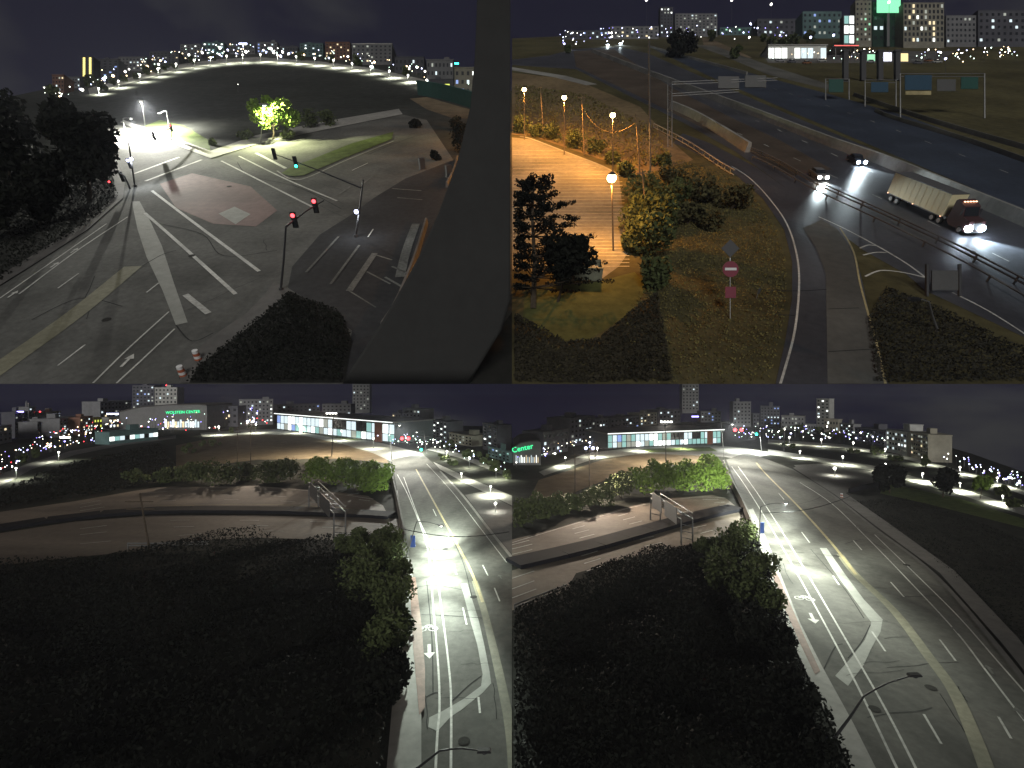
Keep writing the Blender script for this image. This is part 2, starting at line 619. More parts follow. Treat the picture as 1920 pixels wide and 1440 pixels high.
def building(plot, a, b, ytop, c, phrase, depth=None, grid=None, name='city_building', cat='building', cap=None, win=None, frac=.35,
             wsize=(.42, .42), floor0=.12, matname=None, roofm=None, extra=None):
    """far block: wall, roof with parapet, and each window as a part"""
    if plot.up_plot:                       # hillside houses front straight across the slope
        ym = (a[1] + b[1]) / 2; a, b = (a[0], ym), (b[0], ym)
    A = plot.at(*a); B = plot.at(*b)
    h = max(plot.hz(A, ytop), 1.5)
    d = (plot.M @ B) - (plot.M @ A); d.z = 0; L = d.length; rz = math.atan2(d.y, d.x)
    D = depth or max(4.0, min(L * .5, 11))
    if plot.up_plot:
        c = tuple(x * (.42 if plot is TL else .62) for x in c)
    nx_, ny_ = -d.y / L, d.x / L
    for e in (A, B):
        if nx_ * plot.side < 0:
            D = min(D, max(1.0, (abs(e.x) - .3) / abs(nx_)))
    t = thing(name, plot, A, rz, phrase, cat, plumb=True)
    wm = mat(matname or ('facade_%02x%02x%02x' % tuple(int(255 * x) for x in c)), c, .9, .18, .4, .15, stain=.25)
    MB().box(0, L, 0, D, -2.5 if plot.up_plot else 0, h).build('wall', wm, t)
    rf = MB().box(-.15, L + .15, -.15, D + .15, h + .002, h + .35).build('roof', roofm or wm, t)
    rr = random.Random(int(a[0] * 7 + a[1]))
    if L > 8:
        q = rr.uniform(.2, .7) * L
        MB().box(q, q + min(L * .2, 4), D * .3, D * .6, h + .36, h + 1.6 + rr.random()).build('roof_unit', wm, rf)
    if extra == 'spire':
        MB().tube((L * .5, D * .5, h + .3), (L * .5, D * .5, h * 1.25), .5, .05, 6).build('spire', wm, rf)
    if grid:
        nx, nz = grid
        cw, ch = L / nx, h * (1 - floor0) / nz
        mats = win or [WW, WC, WD, WD]
        src = {}
        for i in range(nx):
            for k in range(nz):
                lit = rr.random() < frac * (.7 if frac < .75 else 1)
                m = rr.choice(mats) if lit else GLASSD
                if m.name not in src:
                    w2, h2 = cw * wsize[0], ch * wsize[1]
                    fr = MB().box(-w2 / 2, w2 / 2, -.05, .04, 0, h2).build('window', m, t)
                    src[m.name] = fr; o = fr
                    o.matrix_local = Matrix.Translation(((i + .5) * cw, -.04, h * floor0 + k * ch + ch * .2))
                else:
                    copy_part(src[m.name], t, ((i + .5) * cw, -.04, h * floor0 + k * ch + ch * .2))
    t['h'] = h; t['L'] = L
    return t


def text_part(s, size, m, parent, loc, rx=90, name='sign_lettering', tilt=0):
    cu = bpy.data.curves.new(name, 'FONT'); cu.body = s; cu.size = size; cu.extrude = .03; cu.align_x = 'CENTER'; cu.align_y = 'CENTER'
    cu.materials.append(m)
    tmp = bpy.data.objects.new(name, cu); col.objects.link(tmp)
    bpy.context.view_layer.update()
    me = bpy.data.meshes.new_from_object(tmp.evaluated_get(bpy.context.evaluated_depsgraph_get()))
    bpy.data.objects.remove(tmp); bpy.data.curves.remove(cu)
    me.materials.clear(); me.materials.append(m)
    o = bpy.data.objects.new(name, me); col.objects.link(o); o.parent = parent
    o.matrix_local = Matrix.Translation(loc) @ Matrix.Rotation(math.radians(tilt), 4, 'Y') @ Matrix.Rotation(math.radians(rx), 4, 'X')
    return o


def signal(plot, base, top, arm_end, phrase, heads, power=0, white=None, r=.13, second=None):
    """mast-arm traffic signal; heads: list of (px, py, lamp material, index of the lit lens)"""
    P = plot.at(*base)
    t = thing('traffic_signal', plot, P, 0, phrase, 'traffic signal')
    T = plot.pt(P, *top) - P
    mb = MB(); mb.tube((0, 0, 0), (0, 0, .4), r * 2, r * 1.8); mb.path([Vector((0, 0, .3)), T * .5, T], r, r * .75)
    mb.build('pole', DSTEEL, t)
    if arm_end:
        A = T if len(arm_end) == 2 else plot.pt(P, *arm_end[2:]) - P
        E = plot.at(arm_end[0], arm_end[1], A.z + .3) - P        # the arm keeps its height
        MB().path([A, A.lerp(E, .5) + Vector((0, 0, .15)), E], r * .8, r * .45).build('mast_arm', DSTEEL, t)
        for hx, hy, em, lit in heads:
            # signal heads hang on the arm line
            best = None
            for i in range(41):
                q = A.lerp(E, i / 40) + P
                c = plot.depth(q.y, q.z)
                xx = 960 + 960 * q.x / c
                if best is None or abs(xx - hx) < best[0]:
                    best = (abs(xx - hx), q - P)
            sig_head(t, best[1] + Vector((0, -.1, .1)), em, lit)
    else:
        for hx, hy, em, lit in heads:
            q = plot.pt(P, hx, hy) - P
            sig_head(t, q + Vector((0, -.15, .5)), em, lit)
    if white:
        q = plot.pt(P, *white) - P
        MB().ball(q, .28, 8).build('lamp_head', LB, t, smooth=True)
        if power:
            spot(t, q + Vector((0, -.3, -.3)), power, (.9, .95, 1), 160)
    return t


def sig_head(t, q, em, lit, k=1.3):
    hd = MB().box(q.x - .2 * k, q.x + .2 * k, q.y - .2, q.y, q.z - .6 * k, q.z + .6 * k).build('signal_head', BLACK, t)
    for i in range(3):
        z = q.z + (.38 - .38 * i) * k
        m = em if i == lit else GLASSD
        MB().tube((q.x, q.y - .26, z), (q.x, q.y - .19, z), .16 * k, .16 * k, 10).build('lens', m, hd)


def sign_post(plot, base, top, w, h, m, phrase, name='road_sign'):
    P = plot.at(*base); T = plot.pt(P, *top) - P
    t = thing(name, plot, P, 0, phrase, 'road sign')
    MB().tube((0, 0, 0), (0, 0, T.z), .05, .05, 6).build('post', STEEL, t)
    MB().box(-w / 2, w / 2, -.1, -.05, T.z - h, T.z).build('panel', m, t)
    return t


def barrel(plot, base, phrase, tilt=0):
    P = plot.at(*base)
    t = thing('traffic_barrel', plot, P, 0, phrase, 'barrel')
    body = mat('barrel_orange', (.35, .10, .05), .6, .1)
    rs = [.30, .29, .275, .26, .245]
    for i in range(4):
        MB().tube((0, 0, .05 + i * .25), (0, 0, .295 + i * .25), rs[i], rs[i + 1], 12).build('band', WHITES if i % 2 else body, t)
    MB().tube((0, 0, 0), (0, 0, .05), .38, .36, 12).build('base', BLACK, t)
    return t


def road_poly(plot, px, pieces):
    return


def bike_symbol(plot, c, d, parent, size=1.6):
    """bicycle marking: two wheel rings, frame strokes; c centre pixel, d pixel the symbol points to"""
    C = plot.at(*c); v = plot.at(*d) - C; v.z = 0; v.normalize(); u = Vector((v.y, -v.x, 0))
    mb = MB()

    def stroke(a, b, w=.09):
        a = Vector((C + u * a[0] * size + v * a[1] * size)); b = Vector((C + u * b[0] * size + v * b[1] * size))
        e = (b - a).normalized(); n = Vector((-e.y, e.x, 0)) * w
        mb.poly([(q.x, q.y, .055) for q in (a + n, b + n, b - n, a - n)])
    for sx in (-.5, .5):
        for i in range(8):
            a, b = 2 * math.pi * i / 8, 2 * math.pi * (i + 1) / 8
            stroke((sx * .7 + .3 * math.cos(a), .3 * math.sin(a) - .3), (sx * .7 + .3 * math.cos(b), .3 * math.sin(b) - .3), .06)
    stroke((-.35, -.3), (-.1, .2)); stroke((-.1, .2), (.25, .2)); stroke((.25, .2), (.35, -.3)); stroke((-.1, .2), (.0, -.3)); stroke((0, -.3), (.25, .2))
    mb.build('bicycle_marking', PAINT, parent)


def arrow(plot, c, d, parent, size=1.5, m=None):
    C = plot.at(*c); v = plot.at(*d) - C; v.z = 0; v.normalize(); u = Vector((v.y, -v.x, 0))
    pr = [(-.12, -1), (.12, -1), (.12, .2), (.42, .2), (0, 1), (-.42, .2), (-.12, .2)]
    pts = plot.clip([C + u * a * size + v * b * size for a, b in pr])
    if len(pts) > 2:
        MB().poly([(q.x, q.y, .055) for q in pts]).build('arrow_marking', m or PAINT, parent)


# ================================================================== GROUND AND ROADS
# ---- upper left: street junction beside a dark field
g = sheet('ground_upper_left', TL, [(960, 760), (960, 170), (895, 165), (790, 128), (700, 108), (600, 95), (480, 88), (380, 92), (300, 104), (200, 132),
                                    (120, 160), (0, 185), (-300, 240), (-700, 760)], 0, GRASS)
tlroad = sheet('road_junction', TL, [(-60, 575), (60, 500), (165, 432), (232, 372), (236, 335), (212, 285), (200, 232), (232, 236), (300, 262), (395, 298),
                                     (480, 272), (600, 246), (755, 215), (800, 225), (850, 300), (860, 420), (800, 560), (720, 760), (-200, 760)], .02, ASPH)
sheet('sidewalk', TL, [(-60, 575), (60, 500), (165, 432), (232, 372), (236, 335), (212, 285), (200, 232), (190, 225), (195, 290), (215, 340), (215, 372), (150, 425), (50, 488), (-60, 555)],
      .14, CONCD, tlroad)
sheet('sidewalk', TL, [(395, 298), (480, 272), (600, 246), (755, 215), (748, 205), (600, 230), (480, 255), (395, 284), (300, 250), (232, 226), (226, 230), (300, 262)], .14, CONC, tlroad)
sheet('sidewalk', TL, [(330, 760), (345, 680), (400, 632), (462, 590), (495, 556), (515, 530), (545, 548), (530, 560), (490, 598), (430, 645), (372, 690), (335, 760)], .14, CONCD, tlroad)
sheet('planting_strip', TL, [(335, 760), (372, 690), (430, 645), (490, 598), (530, 560), (545, 548), (570, 560), (640, 590), (660, 640), (640, 760)], .15, mat('ground_black', (.018, .018, .016), .95, .3, .8, .05), tlroad)
sheet('road_shade', TL, [(548, 500), (600, 440), (660, 402), (700, 372), (760, 335), (850, 300), (860, 420), (800, 560), (720, 760), (640, 760), (660, 620), (575, 562), (540, 540)], .03, mat('asphalt_shaded', (.034, .034, .036), .9, .25, 1.2, .1, stain=.3), tlroad)  # shade on this part of the road, painted as near-black asphalt
sheet('red_pavement', TL, [(300, 345), (360, 325), (470, 350), (520, 395), (480, 425), (400, 420), (330, 390)], .032, PINK, tlroad)
sheet('pavement_patch', TL, [(410, 401), (440, 388), (470, 402), (442, 421)], .045, PATCH, tlroad)
sheet('crosswalk_band', TL, [(247, 378), (262, 378), (282, 415), (304, 462), (326, 530), (352, 605), (330, 610), (305, 545), (275, 482), (258, 430)], .036, PATCH, tlroad)
sheet('grass_median', TL, [(528, 326), (545, 332), (570, 330), (640, 300), (735, 262), (738, 248), (660, 270), (580, 302), (545, 315)], .15, GRASSL, tlroad)
line(TL, [(520, 322), (545, 337), (575, 335), (645, 304), (738, 266)], .3, CONC, tlroad, 'median_kerb', .17)
for px, w in [([(285, 358), (360, 415), (486, 509)], .42), ([(272, 400), (340, 460), (442, 552)], .42), ([(348, 553), (391, 588)], .6),
              ([(252, 326), (336, 295)], .55), ([(273, 340), (378, 300)], .55), ([(415, 302), (500, 345), (585, 388)], .35), ([(448, 293), (540, 338), (632, 377)], .35),
              ([(480, 287), (536, 316)], .6), ([(317, 585), (240, 655), (175, 719)], .16), ([(328, 617), (270, 672), (219, 719)], .16),
              ([(240, 407), (140, 474), (36, 552)], .2), ([(200, 420), (100, 490), (0, 560)], .16), ([(632, 367), (657, 350)], .3),
              ([(680, 345), (700, 330)], .3), ([(735, 354), (790, 358)], .3), ([(745, 371), (792, 375)], .3),
              ([(635, 444), (574, 511)], .3), ([(674, 460), (620, 533)], .3), ([(703, 475), (655, 546)], .75), ([(703, 478), (735, 488)], .25),
              ([(688, 510), (732, 533)], .22), ([(655, 546), (705, 577)], .18), ([(780, 420), (762, 470), (750, 520)], 1.1), ([(735, 500), (770, 515)], .3),
              ([(722, 520), (757, 540)], .3)]:
    line(TL, px, w, WORN if px[0][0] > 570 and px[0][1] > 340 else PAINT, tlroad)
line(TL, [(250, 500), (140, 590), (0, 690), (-80, 745)], 2.0, YELLF, tlroad, 'painted_median')
for a, b in [((148, 513), (109, 541)), ((160, 647), (109, 686)), ((298, 531), (275, 549)), ((700, 430), (690, 445)), ((600, 300), (625, 290)), ((660, 320), (690, 306))]:
    line(TL, [a, b], .16, PAINT, tlroad, 'lane_dash')
arrow(TL, (240, 676), (252, 664), tlroad, 1.0)
arrow(TL, (140, 470), (155, 460), tlroad, .8); arrow(TL, (103, 497), (118, 487), tlroad, .8); arrow(TL, (25, 552), (40, 542), tlroad, .8)
for px in [[(445, 305), (470, 330), (560, 352), (640, 392)], [(250, 510), (300, 480), (330, 470)], [(545, 345), (575, 358), (640, 380)], [(300, 420), (380, 440), (420, 480), (520, 470)],
           [(330, 610), (360, 640), (400, 625)], [(60, 600), (150, 560), (230, 575)], [(690, 290), (760, 262), (800, 250)]]:
    line(TL, px, .12, TAR, tlroad, 'tar_seam', .042)
far_path = sheet('field_edge_road', TL, [(168, 178), (250, 154), (330, 132), (400, 121), (480, 115), (600, 124), (700, 138), (790, 160), (890, 200), (893, 190), (790, 148), (700, 128),
                                         (600, 115), (480, 107), (400, 112), (330, 122), (250, 144), (165, 166)], .02, CONC)
sheet('lot_beyond_bridge', TL, [(768, 185), (800, 182), (880, 205), (888, 222), (850, 222), (800, 205)], .02, SOIL)
sheet('grass_verge', TL, [(262, 240), (300, 225), (345, 236), (390, 262), (395, 282), (330, 262)], .03, GRASSL)

sheet('dark_corner', TL, [(860, 760), (884, 690), (960, 585), (960, 760)], .012, mat('ground_black', (.018, .018, .016), .95, .3, .8, .05))  # near-black sheet over the grass of this corner

# ---- upper right: highway, ramp, parking lot
sheet('ground_upper_right', TR, [(960, 760), (960, 72), (1100, 66), (1300, 62), (1600, 60), (1920, 60), (2300, 62), (2600, 760)], 0, mat('grass_olive', (.075, .066, .032), .95, .35, .5, .05, stain=.35))
hw = sheet('highway', TR, [(1075, 92), (1160, 88), (1215, 100), (1330, 150), (1480, 215), (1660, 290), (1930, 405), (2250, 540), (2250, 800), (2100, 720), (1920, 632), (1735, 545), (1700, 515),
                           (1620, 470), (1540, 412), (1470, 350), (1380, 285), (1290, 235), (1180, 180), (1080, 130), (960, 122), (960, 112), (1030, 104)], .02, ASPHD)
sheet('worn_lanes', TR, [(1075, 96), (1150, 92), (1260, 165), (1380, 225), (1460, 262), (1560, 318), (1480, 330), (1400, 282), (1290, 226), (1180, 172), (1080, 125)], .03, ASPHW, hw)
hw2 = sheet('far_carriageway', TR, [(1225, 92), (1400, 135), (1560, 178), (1700, 218), (1930, 300), (2200, 390), (2200, 500), (1930, 398), (1660, 284), (1480, 208), (1330, 143)], .024,
            mat('asphalt_blue', (.028, .036, .054), .7, .25, 1.0, .35, stain=.3))
ramp = sheet('exit_ramp', TR, [(1262, 268), (1300, 285), (1370, 320), (1430, 372), (1470, 430), (1485, 490), (1485, 560), (1472, 640), (1445, 760), (1680, 760), (1655, 690), (1632, 600), (1615, 520), (1600, 468),
                               (1570, 425), (1500, 372), (1420, 315), (1330, 268), (1280, 250)], .028, ASPHD)
sheet('concrete_lane', TR, [(1505, 428), (1530, 465), (1548, 512), (1550, 620), (1552, 760), (1672, 760), (1652, 690), (1632, 610), (1612, 528), (1596, 468), (1570, 430), (1540, 412)], .036, mat('concrete_ramp', (.09, .09, .083), .85, .18, .9, .2, stain=.3), ramp)
line(TR, [(1372, 312), (1405, 334), (1440, 370), (1475, 420), (1494, 480), (1498, 540), (1490, 620), (1472, 690), (1450, 760)], .2, PAINT, ramp)
line(TR, [(1575, 428), (1600, 472), (1612, 530), (1625, 580), (1642, 640), (1662, 730)], .2, YELL, ramp)
line(TR, [(1535, 407), (1585, 430), (1650, 465), (1700, 495), (1735, 521)], .22, PAINT, hw)
line(TR, [(1618, 479), (1640, 474), (1662, 474)], .22, PAINT, ramp, 'chevron_marking')
line(TR, [(1622, 519), (1650, 508), (1690, 511), (1735, 521)], .22, PAINT, ramp, 'chevron_marking')
line(TR, [(1612, 466), (1628, 460), (1645, 462)], .2, PAINT, ramp, 'chevron_marking')
line(TR, [(1785, 549), (1850, 582), (1920, 626), (2000, 680)], .2, PAINT, hw)
dashes(TR, [(1300, 215), (1430, 270), (1560, 330), (1720, 405), (1860, 475), (2000, 545)], .16, PAINT, hw, 3, 9)
dashes(TR, [(1290, 175), (1450, 240), (1640, 325), (1860, 425), (1990, 485)], .16, PAINT, hw, 3, 9)
dashes(TR, [(1400, 150), (1600, 215), (1800, 290), (1930, 340)], .14, PAINT, hw2, 3, 9)
for px in [[(1440, 545), (1500, 546), (1550, 543)], [(1552, 580), (1610, 578)], [(1553, 660), (1640, 655)], [(1450, 590), (1490, 592)]]:
    line(TR, px, .12, TAR, ramp, 'tar_seam', .045)
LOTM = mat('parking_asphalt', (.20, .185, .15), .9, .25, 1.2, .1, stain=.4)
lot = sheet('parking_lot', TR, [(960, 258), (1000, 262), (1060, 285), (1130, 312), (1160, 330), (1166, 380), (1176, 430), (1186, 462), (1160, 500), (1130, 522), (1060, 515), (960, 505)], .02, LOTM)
for i in range(34):
    y = 282 + i * 6.6
    xr = 1055 + (y - 282) * 1.9 if y < 335 else 1166 + (y - 335) * .12
    line(TR, [(962, y + 1.5), (min(xr, 1180), y)], .17, mat('worn_stall_paint', (.42, .38, .28), .8, .3, 2, .1, stain=.4), lot, 'stall_line')
line(TR, [(975, 256), (1000, 262), (1060, 285), (1130, 312), (1162, 331)], .5, CONC, lot, 'kerb', .06)
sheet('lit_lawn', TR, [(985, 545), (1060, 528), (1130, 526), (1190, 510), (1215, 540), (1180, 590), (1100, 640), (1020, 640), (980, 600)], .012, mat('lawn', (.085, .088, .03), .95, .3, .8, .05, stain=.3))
sheet('embankment', TR, [(960, 136), (1080, 150), (1200, 200), (1262, 268), (1300, 300), (1200, 330), (1130, 300), (1000, 256), (960, 252)], .008, mat('embankment_lamplit_soil', (.17, .125, .07), .95, .35, .5, .05, stain=.3))  # soil, with the sodium lamps' glow put into its brown
sheet('frontage_road', TR, [(960, 132), (960, 126), (1060, 142), (1120, 158), (1100, 160), (1040, 145)], .02, CONC)
sheet('forecourt', TR, [(1440, 118), (1760, 118), (1790, 96), (1430, 96)], .015, CONCD)
sheet('side_street', TR, [(1300, 84), (1345, 100), (1440, 140), (1560, 170), (1560, 160), (1440, 122), (1340, 86)], .02, ASPH2)
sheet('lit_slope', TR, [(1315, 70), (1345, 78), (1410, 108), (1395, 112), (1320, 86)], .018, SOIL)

# ---- lower plots: bridge street, depressed highway, dark brush
sheet('ground_lower_left', BL, [(960, 1600), (960, 800), (860, 798), (700, 790), (500, 788), (330, 790), (200, 795), (100, 806), (0, 830), (-400, 900), (-900, 1600)], 0, GRASSB)
st1 = sheet('bridge_street', BL, [(735, 862), (790, 849), (825, 880), (870, 930), (917, 992), (965, 1050), (1010, 1120), (1100, 1300), (1200, 1560), (790, 1560), (790, 1300), (786, 1200), (775, 1090), (757, 1000), (745, 920)], .03, ASPH2)
sheet('sidewalk', BL, [(741, 925), (745, 920), (757, 1000), (775, 1090), (786, 1200), (790, 1300), (790, 1560), (715, 1560), (735, 1330), (752, 1240), (764, 1100), (752, 1020)], .16, CONC, st1)
sheet('brick_strip', BL, [(768, 1085), (779, 1085), (791, 1180), (797, 1260), (797, 1330), (786, 1345), (774, 1210)], .175, BRICKP, st1)
line(BL, [(745, 890), (770, 940), (802, 1030), (812, 1135), (822, 1255), (824, 1330), (820, 1380), (815, 1480)], .17, PAINT, st1)
line(BL, [(757, 895), (785, 972), (812, 1040), (827, 1135), (842, 1255), (846, 1330), (845, 1480)], .17, PAINT, st1)
line(BL, [(780, 880), (822, 957), (880, 1065), (905, 1130)], .35, YELL, st1, 'centre_line')
line(BL, [(890, 1090), (906, 1140), (925, 1215), (945, 1305), (958, 1380), (966, 1480)], .75, YELLF, st1, 'centre_line', .046)
sheet('trench_patch', BL, [(864, 1095), (876, 1095), (898, 1165), (908, 1210), (918, 1260), (921, 1282), (905, 1300), (865, 1332), (845, 1345), (820, 1372), (803, 1364), (805, 1346), (830, 1334), (870, 1311),
                           (902, 1287), (905, 1265), (895, 1210), (882, 1165)], .042, PATCH, st1)
for a, b in [((868, 1140), (875, 1172)), ((897, 1308), (900, 1338)), ((927, 1103), (937, 1128)), ((850, 1058), (856, 1078)), ((905, 1060), (915, 1080)), ((838, 1000), (846, 1018)), ((812, 955), (818, 968))]:
    line(BL, [a, b], .16, PAINT, st1, 'lane_dash')
line(BL, [(825, 884), (870, 933), (917, 994), (962, 1050)], .5, CONC, st1, 'kerb', .17)
line(BL, [(800, 870), (850, 925), (900, 990), (950, 1055)], .14, PAINT, st1)
bike_symbol(BL, (802, 1176), (805, 1150), st1); arrow(BL, (805, 1222), (806, 1250), st1, 1.3)
arrow(BL, (938, 1082), (926, 1065), st1, .8, WORN)
for px in [[(775, 1102), (815, 1098), (865, 1106)], [(790, 1153), (840, 1155), (910, 1160)], [(843, 1320), (880, 1285), (903, 1268)], [(848, 1010), (870, 1060), (885, 1120)], [(795, 1310), (815, 1300), (828, 1302)], [(800, 1090), (810, 1200), (812, 1300)]]:
    line(BL, px, .1, TAR, st1, 'tar_seam', .044)
hwm = mat('highway_concrete', (.15, .125, .10), .8, .18, 1.0, .25, stain=.3, warp=(.5, 2.0, 1))
h1 = sheet('highway_far_lanes', BL, [(-300, 985), (0, 960), (140, 940), (290, 914), (480, 911), (600, 920), (690, 930), (718, 948), (726, 963), (600, 953), (480, 950), (290, 953), (140, 965), (0, 985), (-300, 1010)], .02, hwm)
h2 = sheet('highway_near_lanes', BL, [(-300, 1040), (0, 1000), (140, 978), (290, 966), (480, 966), (640, 970), (748, 973), (756, 1005), (640, 1013), (480, 1008), (400, 1012), (285, 1031), (140, 1045), (0, 1060), (-300, 1100)], .02, hwm)
for px in [[(150, 946), (290, 923), (480, 921), (600, 929), (715, 942)], [(150, 952), (290, 931), (480, 929), (600, 937), (718, 948)], [(150, 958), (290, 940), (480, 938), (600, 945), (722, 955)]]:
    dashes(BL, px, .22, PAINT, h1, 4, 9)
for px in [[(150, 992), (290, 977), (480, 976), (640, 980), (748, 984)], [(150, 1003), (290, 990), (480, 986), (640, 990), (750, 993)], [(150, 1020), (290, 1008), (480, 996), (640, 1001), (750, 1000)]]:
    dashes(BL, px, .2, PAINT, h2, 4, 9)
line(BL, [(290, 917), (480, 914), (600, 923), (700, 936)], .2, PAINT, h1); line(BL, [(290, 949), (480, 946), (600, 950), (722, 961)], .2, YELL, h1)
sheet('field_soil', BL, [(330, 835), (430, 815), (560, 808), (650, 822), (720, 848), (728, 868), (640, 860), (480, 862), (330, 880)], .01, SOIL)
sheet('plaza_road', BL, [(375, 812), (460, 806), (560, 803), (660, 818), (745, 838), (790, 850), (735, 866), (700, 850), (640, 832), (560, 815), (460, 815), (380, 820)], .025, CONC)
sheet('plaza_lawn', BL, [(575, 806), (640, 812), (690, 826), (640, 824), (580, 812)], .035, GRASSL)
sheet('avenue_left', BL, [(-100, 955), (0, 912), (60, 880), (140, 853), (230, 835), (330, 822), (330, 816), (225, 829), (130, 846), (50, 870), (-100, 930)], .02, CONCD)
sheet('path_far', BL, [(800, 843), (860, 858), (960, 897), (1000, 915), (1000, 908), (960, 889), (870, 852), (810, 838)], .02, CONC)
sheet('path_near', BL, [(825, 880), (865, 902), (960, 948), (1000, 965), (1000, 945), (960, 930), (870, 892), (812, 866)], .02, CONC)
sheet('paved_court', BL, [(872, 928), (905, 922), (960, 950), (960, 1040), (920, 992)], .018, CONCD)

sheet('ground_lower_right', BR, [(960, 1600), (960, 830), (1100, 806), (1250, 792), (1400, 788), (1560, 796), (1700, 815), (1820, 850), (1920, 885), (2300, 990), (2900, 1600)], 0, GRASSB)
st2 = sheet('bridge_street', BR, [(1362, 862), (1400, 848), (1440, 862), (1487, 880), (1565, 930), (1640, 990), (1755, 1080), (1872, 1215), (1930, 1290), (2100, 1560), (1660, 1560), (1595, 1440), (1560, 1367), (1520, 1280),
                                  (1490, 1215), (1466, 1150), (1440, 1075), (1420, 1010), (1395, 945)], .03, ASPH2)
sheet('sidewalk', BR, [(1400, 958), (1420, 1010), (1440, 1075), (1466, 1150), (1490, 1215), (1520, 1280), (1560, 1367), (1640, 1540), (1690, 1540), (1600, 1360), (1540, 1250), (1500, 1170), (1468, 1090), (1432, 1000), (1412, 955)], .16, CONC, st2)
sheet('brick_strip', BR, [(1446, 1075), (1456, 1075), (1484, 1140), (1512, 1205), (1538, 1262), (1528, 1268), (1498, 1205), (1470, 1140)], .175, BRICKP, st2)
line(BR, [(1372, 875), (1400, 915), (1440, 980), (1497, 1080), (1565, 1205), (1620, 1312), (1680, 1438), (1710, 1500)], .17, PAINT, st2)
line(BR, [(1384, 875), (1420, 925), (1462, 990), (1520, 1087), (1590, 1207), (1660, 1330), (1715, 1437), (1745, 1500)], .17, PAINT, st2)
line(BR, [(1418, 868), (1440, 893), (1497, 950), (1560, 1020), (1605, 1078)], .4, YELL, st2, 'centre_line')
line(BR, [(1575, 1040), (1605, 1078), (1677, 1147), (1740, 1230), (1790, 1300), (1830, 1390), (1860, 1470)], .9, YELLF, st2, 'centre_line', .046)
sheet('trench_patch', BR, [(1537, 1028), (1550, 1028), (1585, 1078), (1620, 1125), (1655, 1162), (1651, 1185), (1632, 1220), (1620, 1247), (1590, 1287), (1566, 1268), (1595, 1235), (1622, 1200), (1634, 1168), (1600, 1122), (1563, 1070)], .042, PATCH, st2)
line(BR, [(1500, 905), (1560, 945), (1620, 1003), (1695, 1080), (1790, 1182), (1850, 1260), (1915, 1345), (1960, 1400)], .16, PAINT, st2)
line(BR, [(1640, 1003), (1727, 1087), (1800, 1160), (1870, 1240), (1940, 1320)], .14, PAINT, st2)
for a, b in [((1670, 1092), (1695, 1120)), ((1762, 1200), (1792, 1240)), ((1732, 1340), (1765, 1396)), ((1872, 1345), (1896, 1386)), ((1635, 1185), (1660, 1222)), ((1562, 1080), (1573, 1097)), ((1600, 1014), (1616, 1032)), ((1503, 998), (1518, 1018)), ((1460, 925), (1470, 937))]:
    line(BR, [a, b], .16, PAINT, st2, 'lane_dash')
line(BR, [(1487, 882), (1565, 932), (1640, 992), (1755, 1082), (1872, 1217), (1940, 1305)], .5, CONCD, st2, 'kerb', .17)
sheet('sidewalk', BR, [(1487, 878), (1565, 928), (1640, 986), (1762, 1076), (1880, 1210), (1960, 1310), (1985, 1300), (1910, 1200), (1790, 1072), (1660, 978), (1580, 922), (1500, 872)], .15, CONCD, st2)
bike_symbol(BR, (1507, 1120), (1497, 1100), st2); arrow(BR, (1524, 1160), (1532, 1176), st2, 1.3)
for c, d in [((1792, 1182), (1782, 1170)), ((1855, 1256), (1845, 1244)), ((1912, 1338), (1902, 1325)), ((1608, 990), (1600, 983))]:
    arrow(BR, c, d, st2, .85, WORN)
for px in [[(1450, 1042), (1500, 1036), (1560, 1043)], [(1585, 1020), (1620, 1012), (1660, 1030)], [(1590, 1235), (1615, 1205), (1632, 1172)], [(1545, 1255), (1565, 1215), (1580, 1208)], [(1520, 1030), (1580, 1100), (1620, 1160)], [(1430, 960), (1520, 940), (1540, 930)], [(1690, 1120), (1750, 1118), (1770, 1122)]]:
    line(BR, px, .1, TAR, st2, 'tar_seam', .044)
h3 = sheet('highway_far_lanes', BR, [(900, 1030), (960, 1012), (1040, 992), (1160, 955), (1240, 936), (1335, 928), (1362, 935), (1378, 948), (1300, 966), (1200, 995), (1100, 1025), (1000, 1048), (900, 1066)], .02, hwm)
h4 = sheet('highway_near_lanes', BR, [(900, 1090), (960, 1070), (1060, 1040), (1180, 1003), (1280, 978), (1360, 965), (1392, 960), (1402, 988), (1330, 1012), (1230, 1035), (1150, 1055), (1080, 1075), (1060, 1110), (960, 1145), (900, 1165)], .02, hwm)
for px in [[(960, 1022), (1100, 985), (1200, 957), (1300, 938), (1362, 937)], [(960, 1030), (1100, 995), (1200, 967), (1300, 948), (1366, 941)], [(960, 1040), (1100, 1006), (1200, 978), (1300, 957), (1370, 945)]]:
    dashes(BR, px, .22, PAINT, h3, 4, 9)
for px in [[(960, 1085), (1080, 1046), (1200, 1012), (1300, 990), (1396, 970)], [(960, 1105), (1080, 1062), (1200, 1027), (1300, 1004), (1398, 978)], [(960, 1122), (1080, 1078), (1200, 1040), (1320, 1012)]]:
    dashes(BR, px, .2, PAINT, h4, 4, 9)
line(BR, [(960, 1018), (1100, 976), (1200, 948), (1300, 933), (1360, 934)], .2, PAINT, h3)
sheet('field_soil', BR, [(1010, 900), (1130, 862), (1220, 848), (1330, 848), (1352, 868), (1260, 872), (1160, 890), (1060, 930), (990, 940)], .01, SOIL)
sheet('plaza_road', BR, [(1010, 885), (1100, 850), (1200, 838), (1330, 834), (1395, 840), (1455, 850), (1400, 862), (1350, 856), (1210, 850), (1110, 862), (1020, 892)], .025, CONC)
sheet('plaza_lawn', BR, [(1200, 842), (1330, 838), (1345, 846), (1220, 848)], .035, GRASSL)
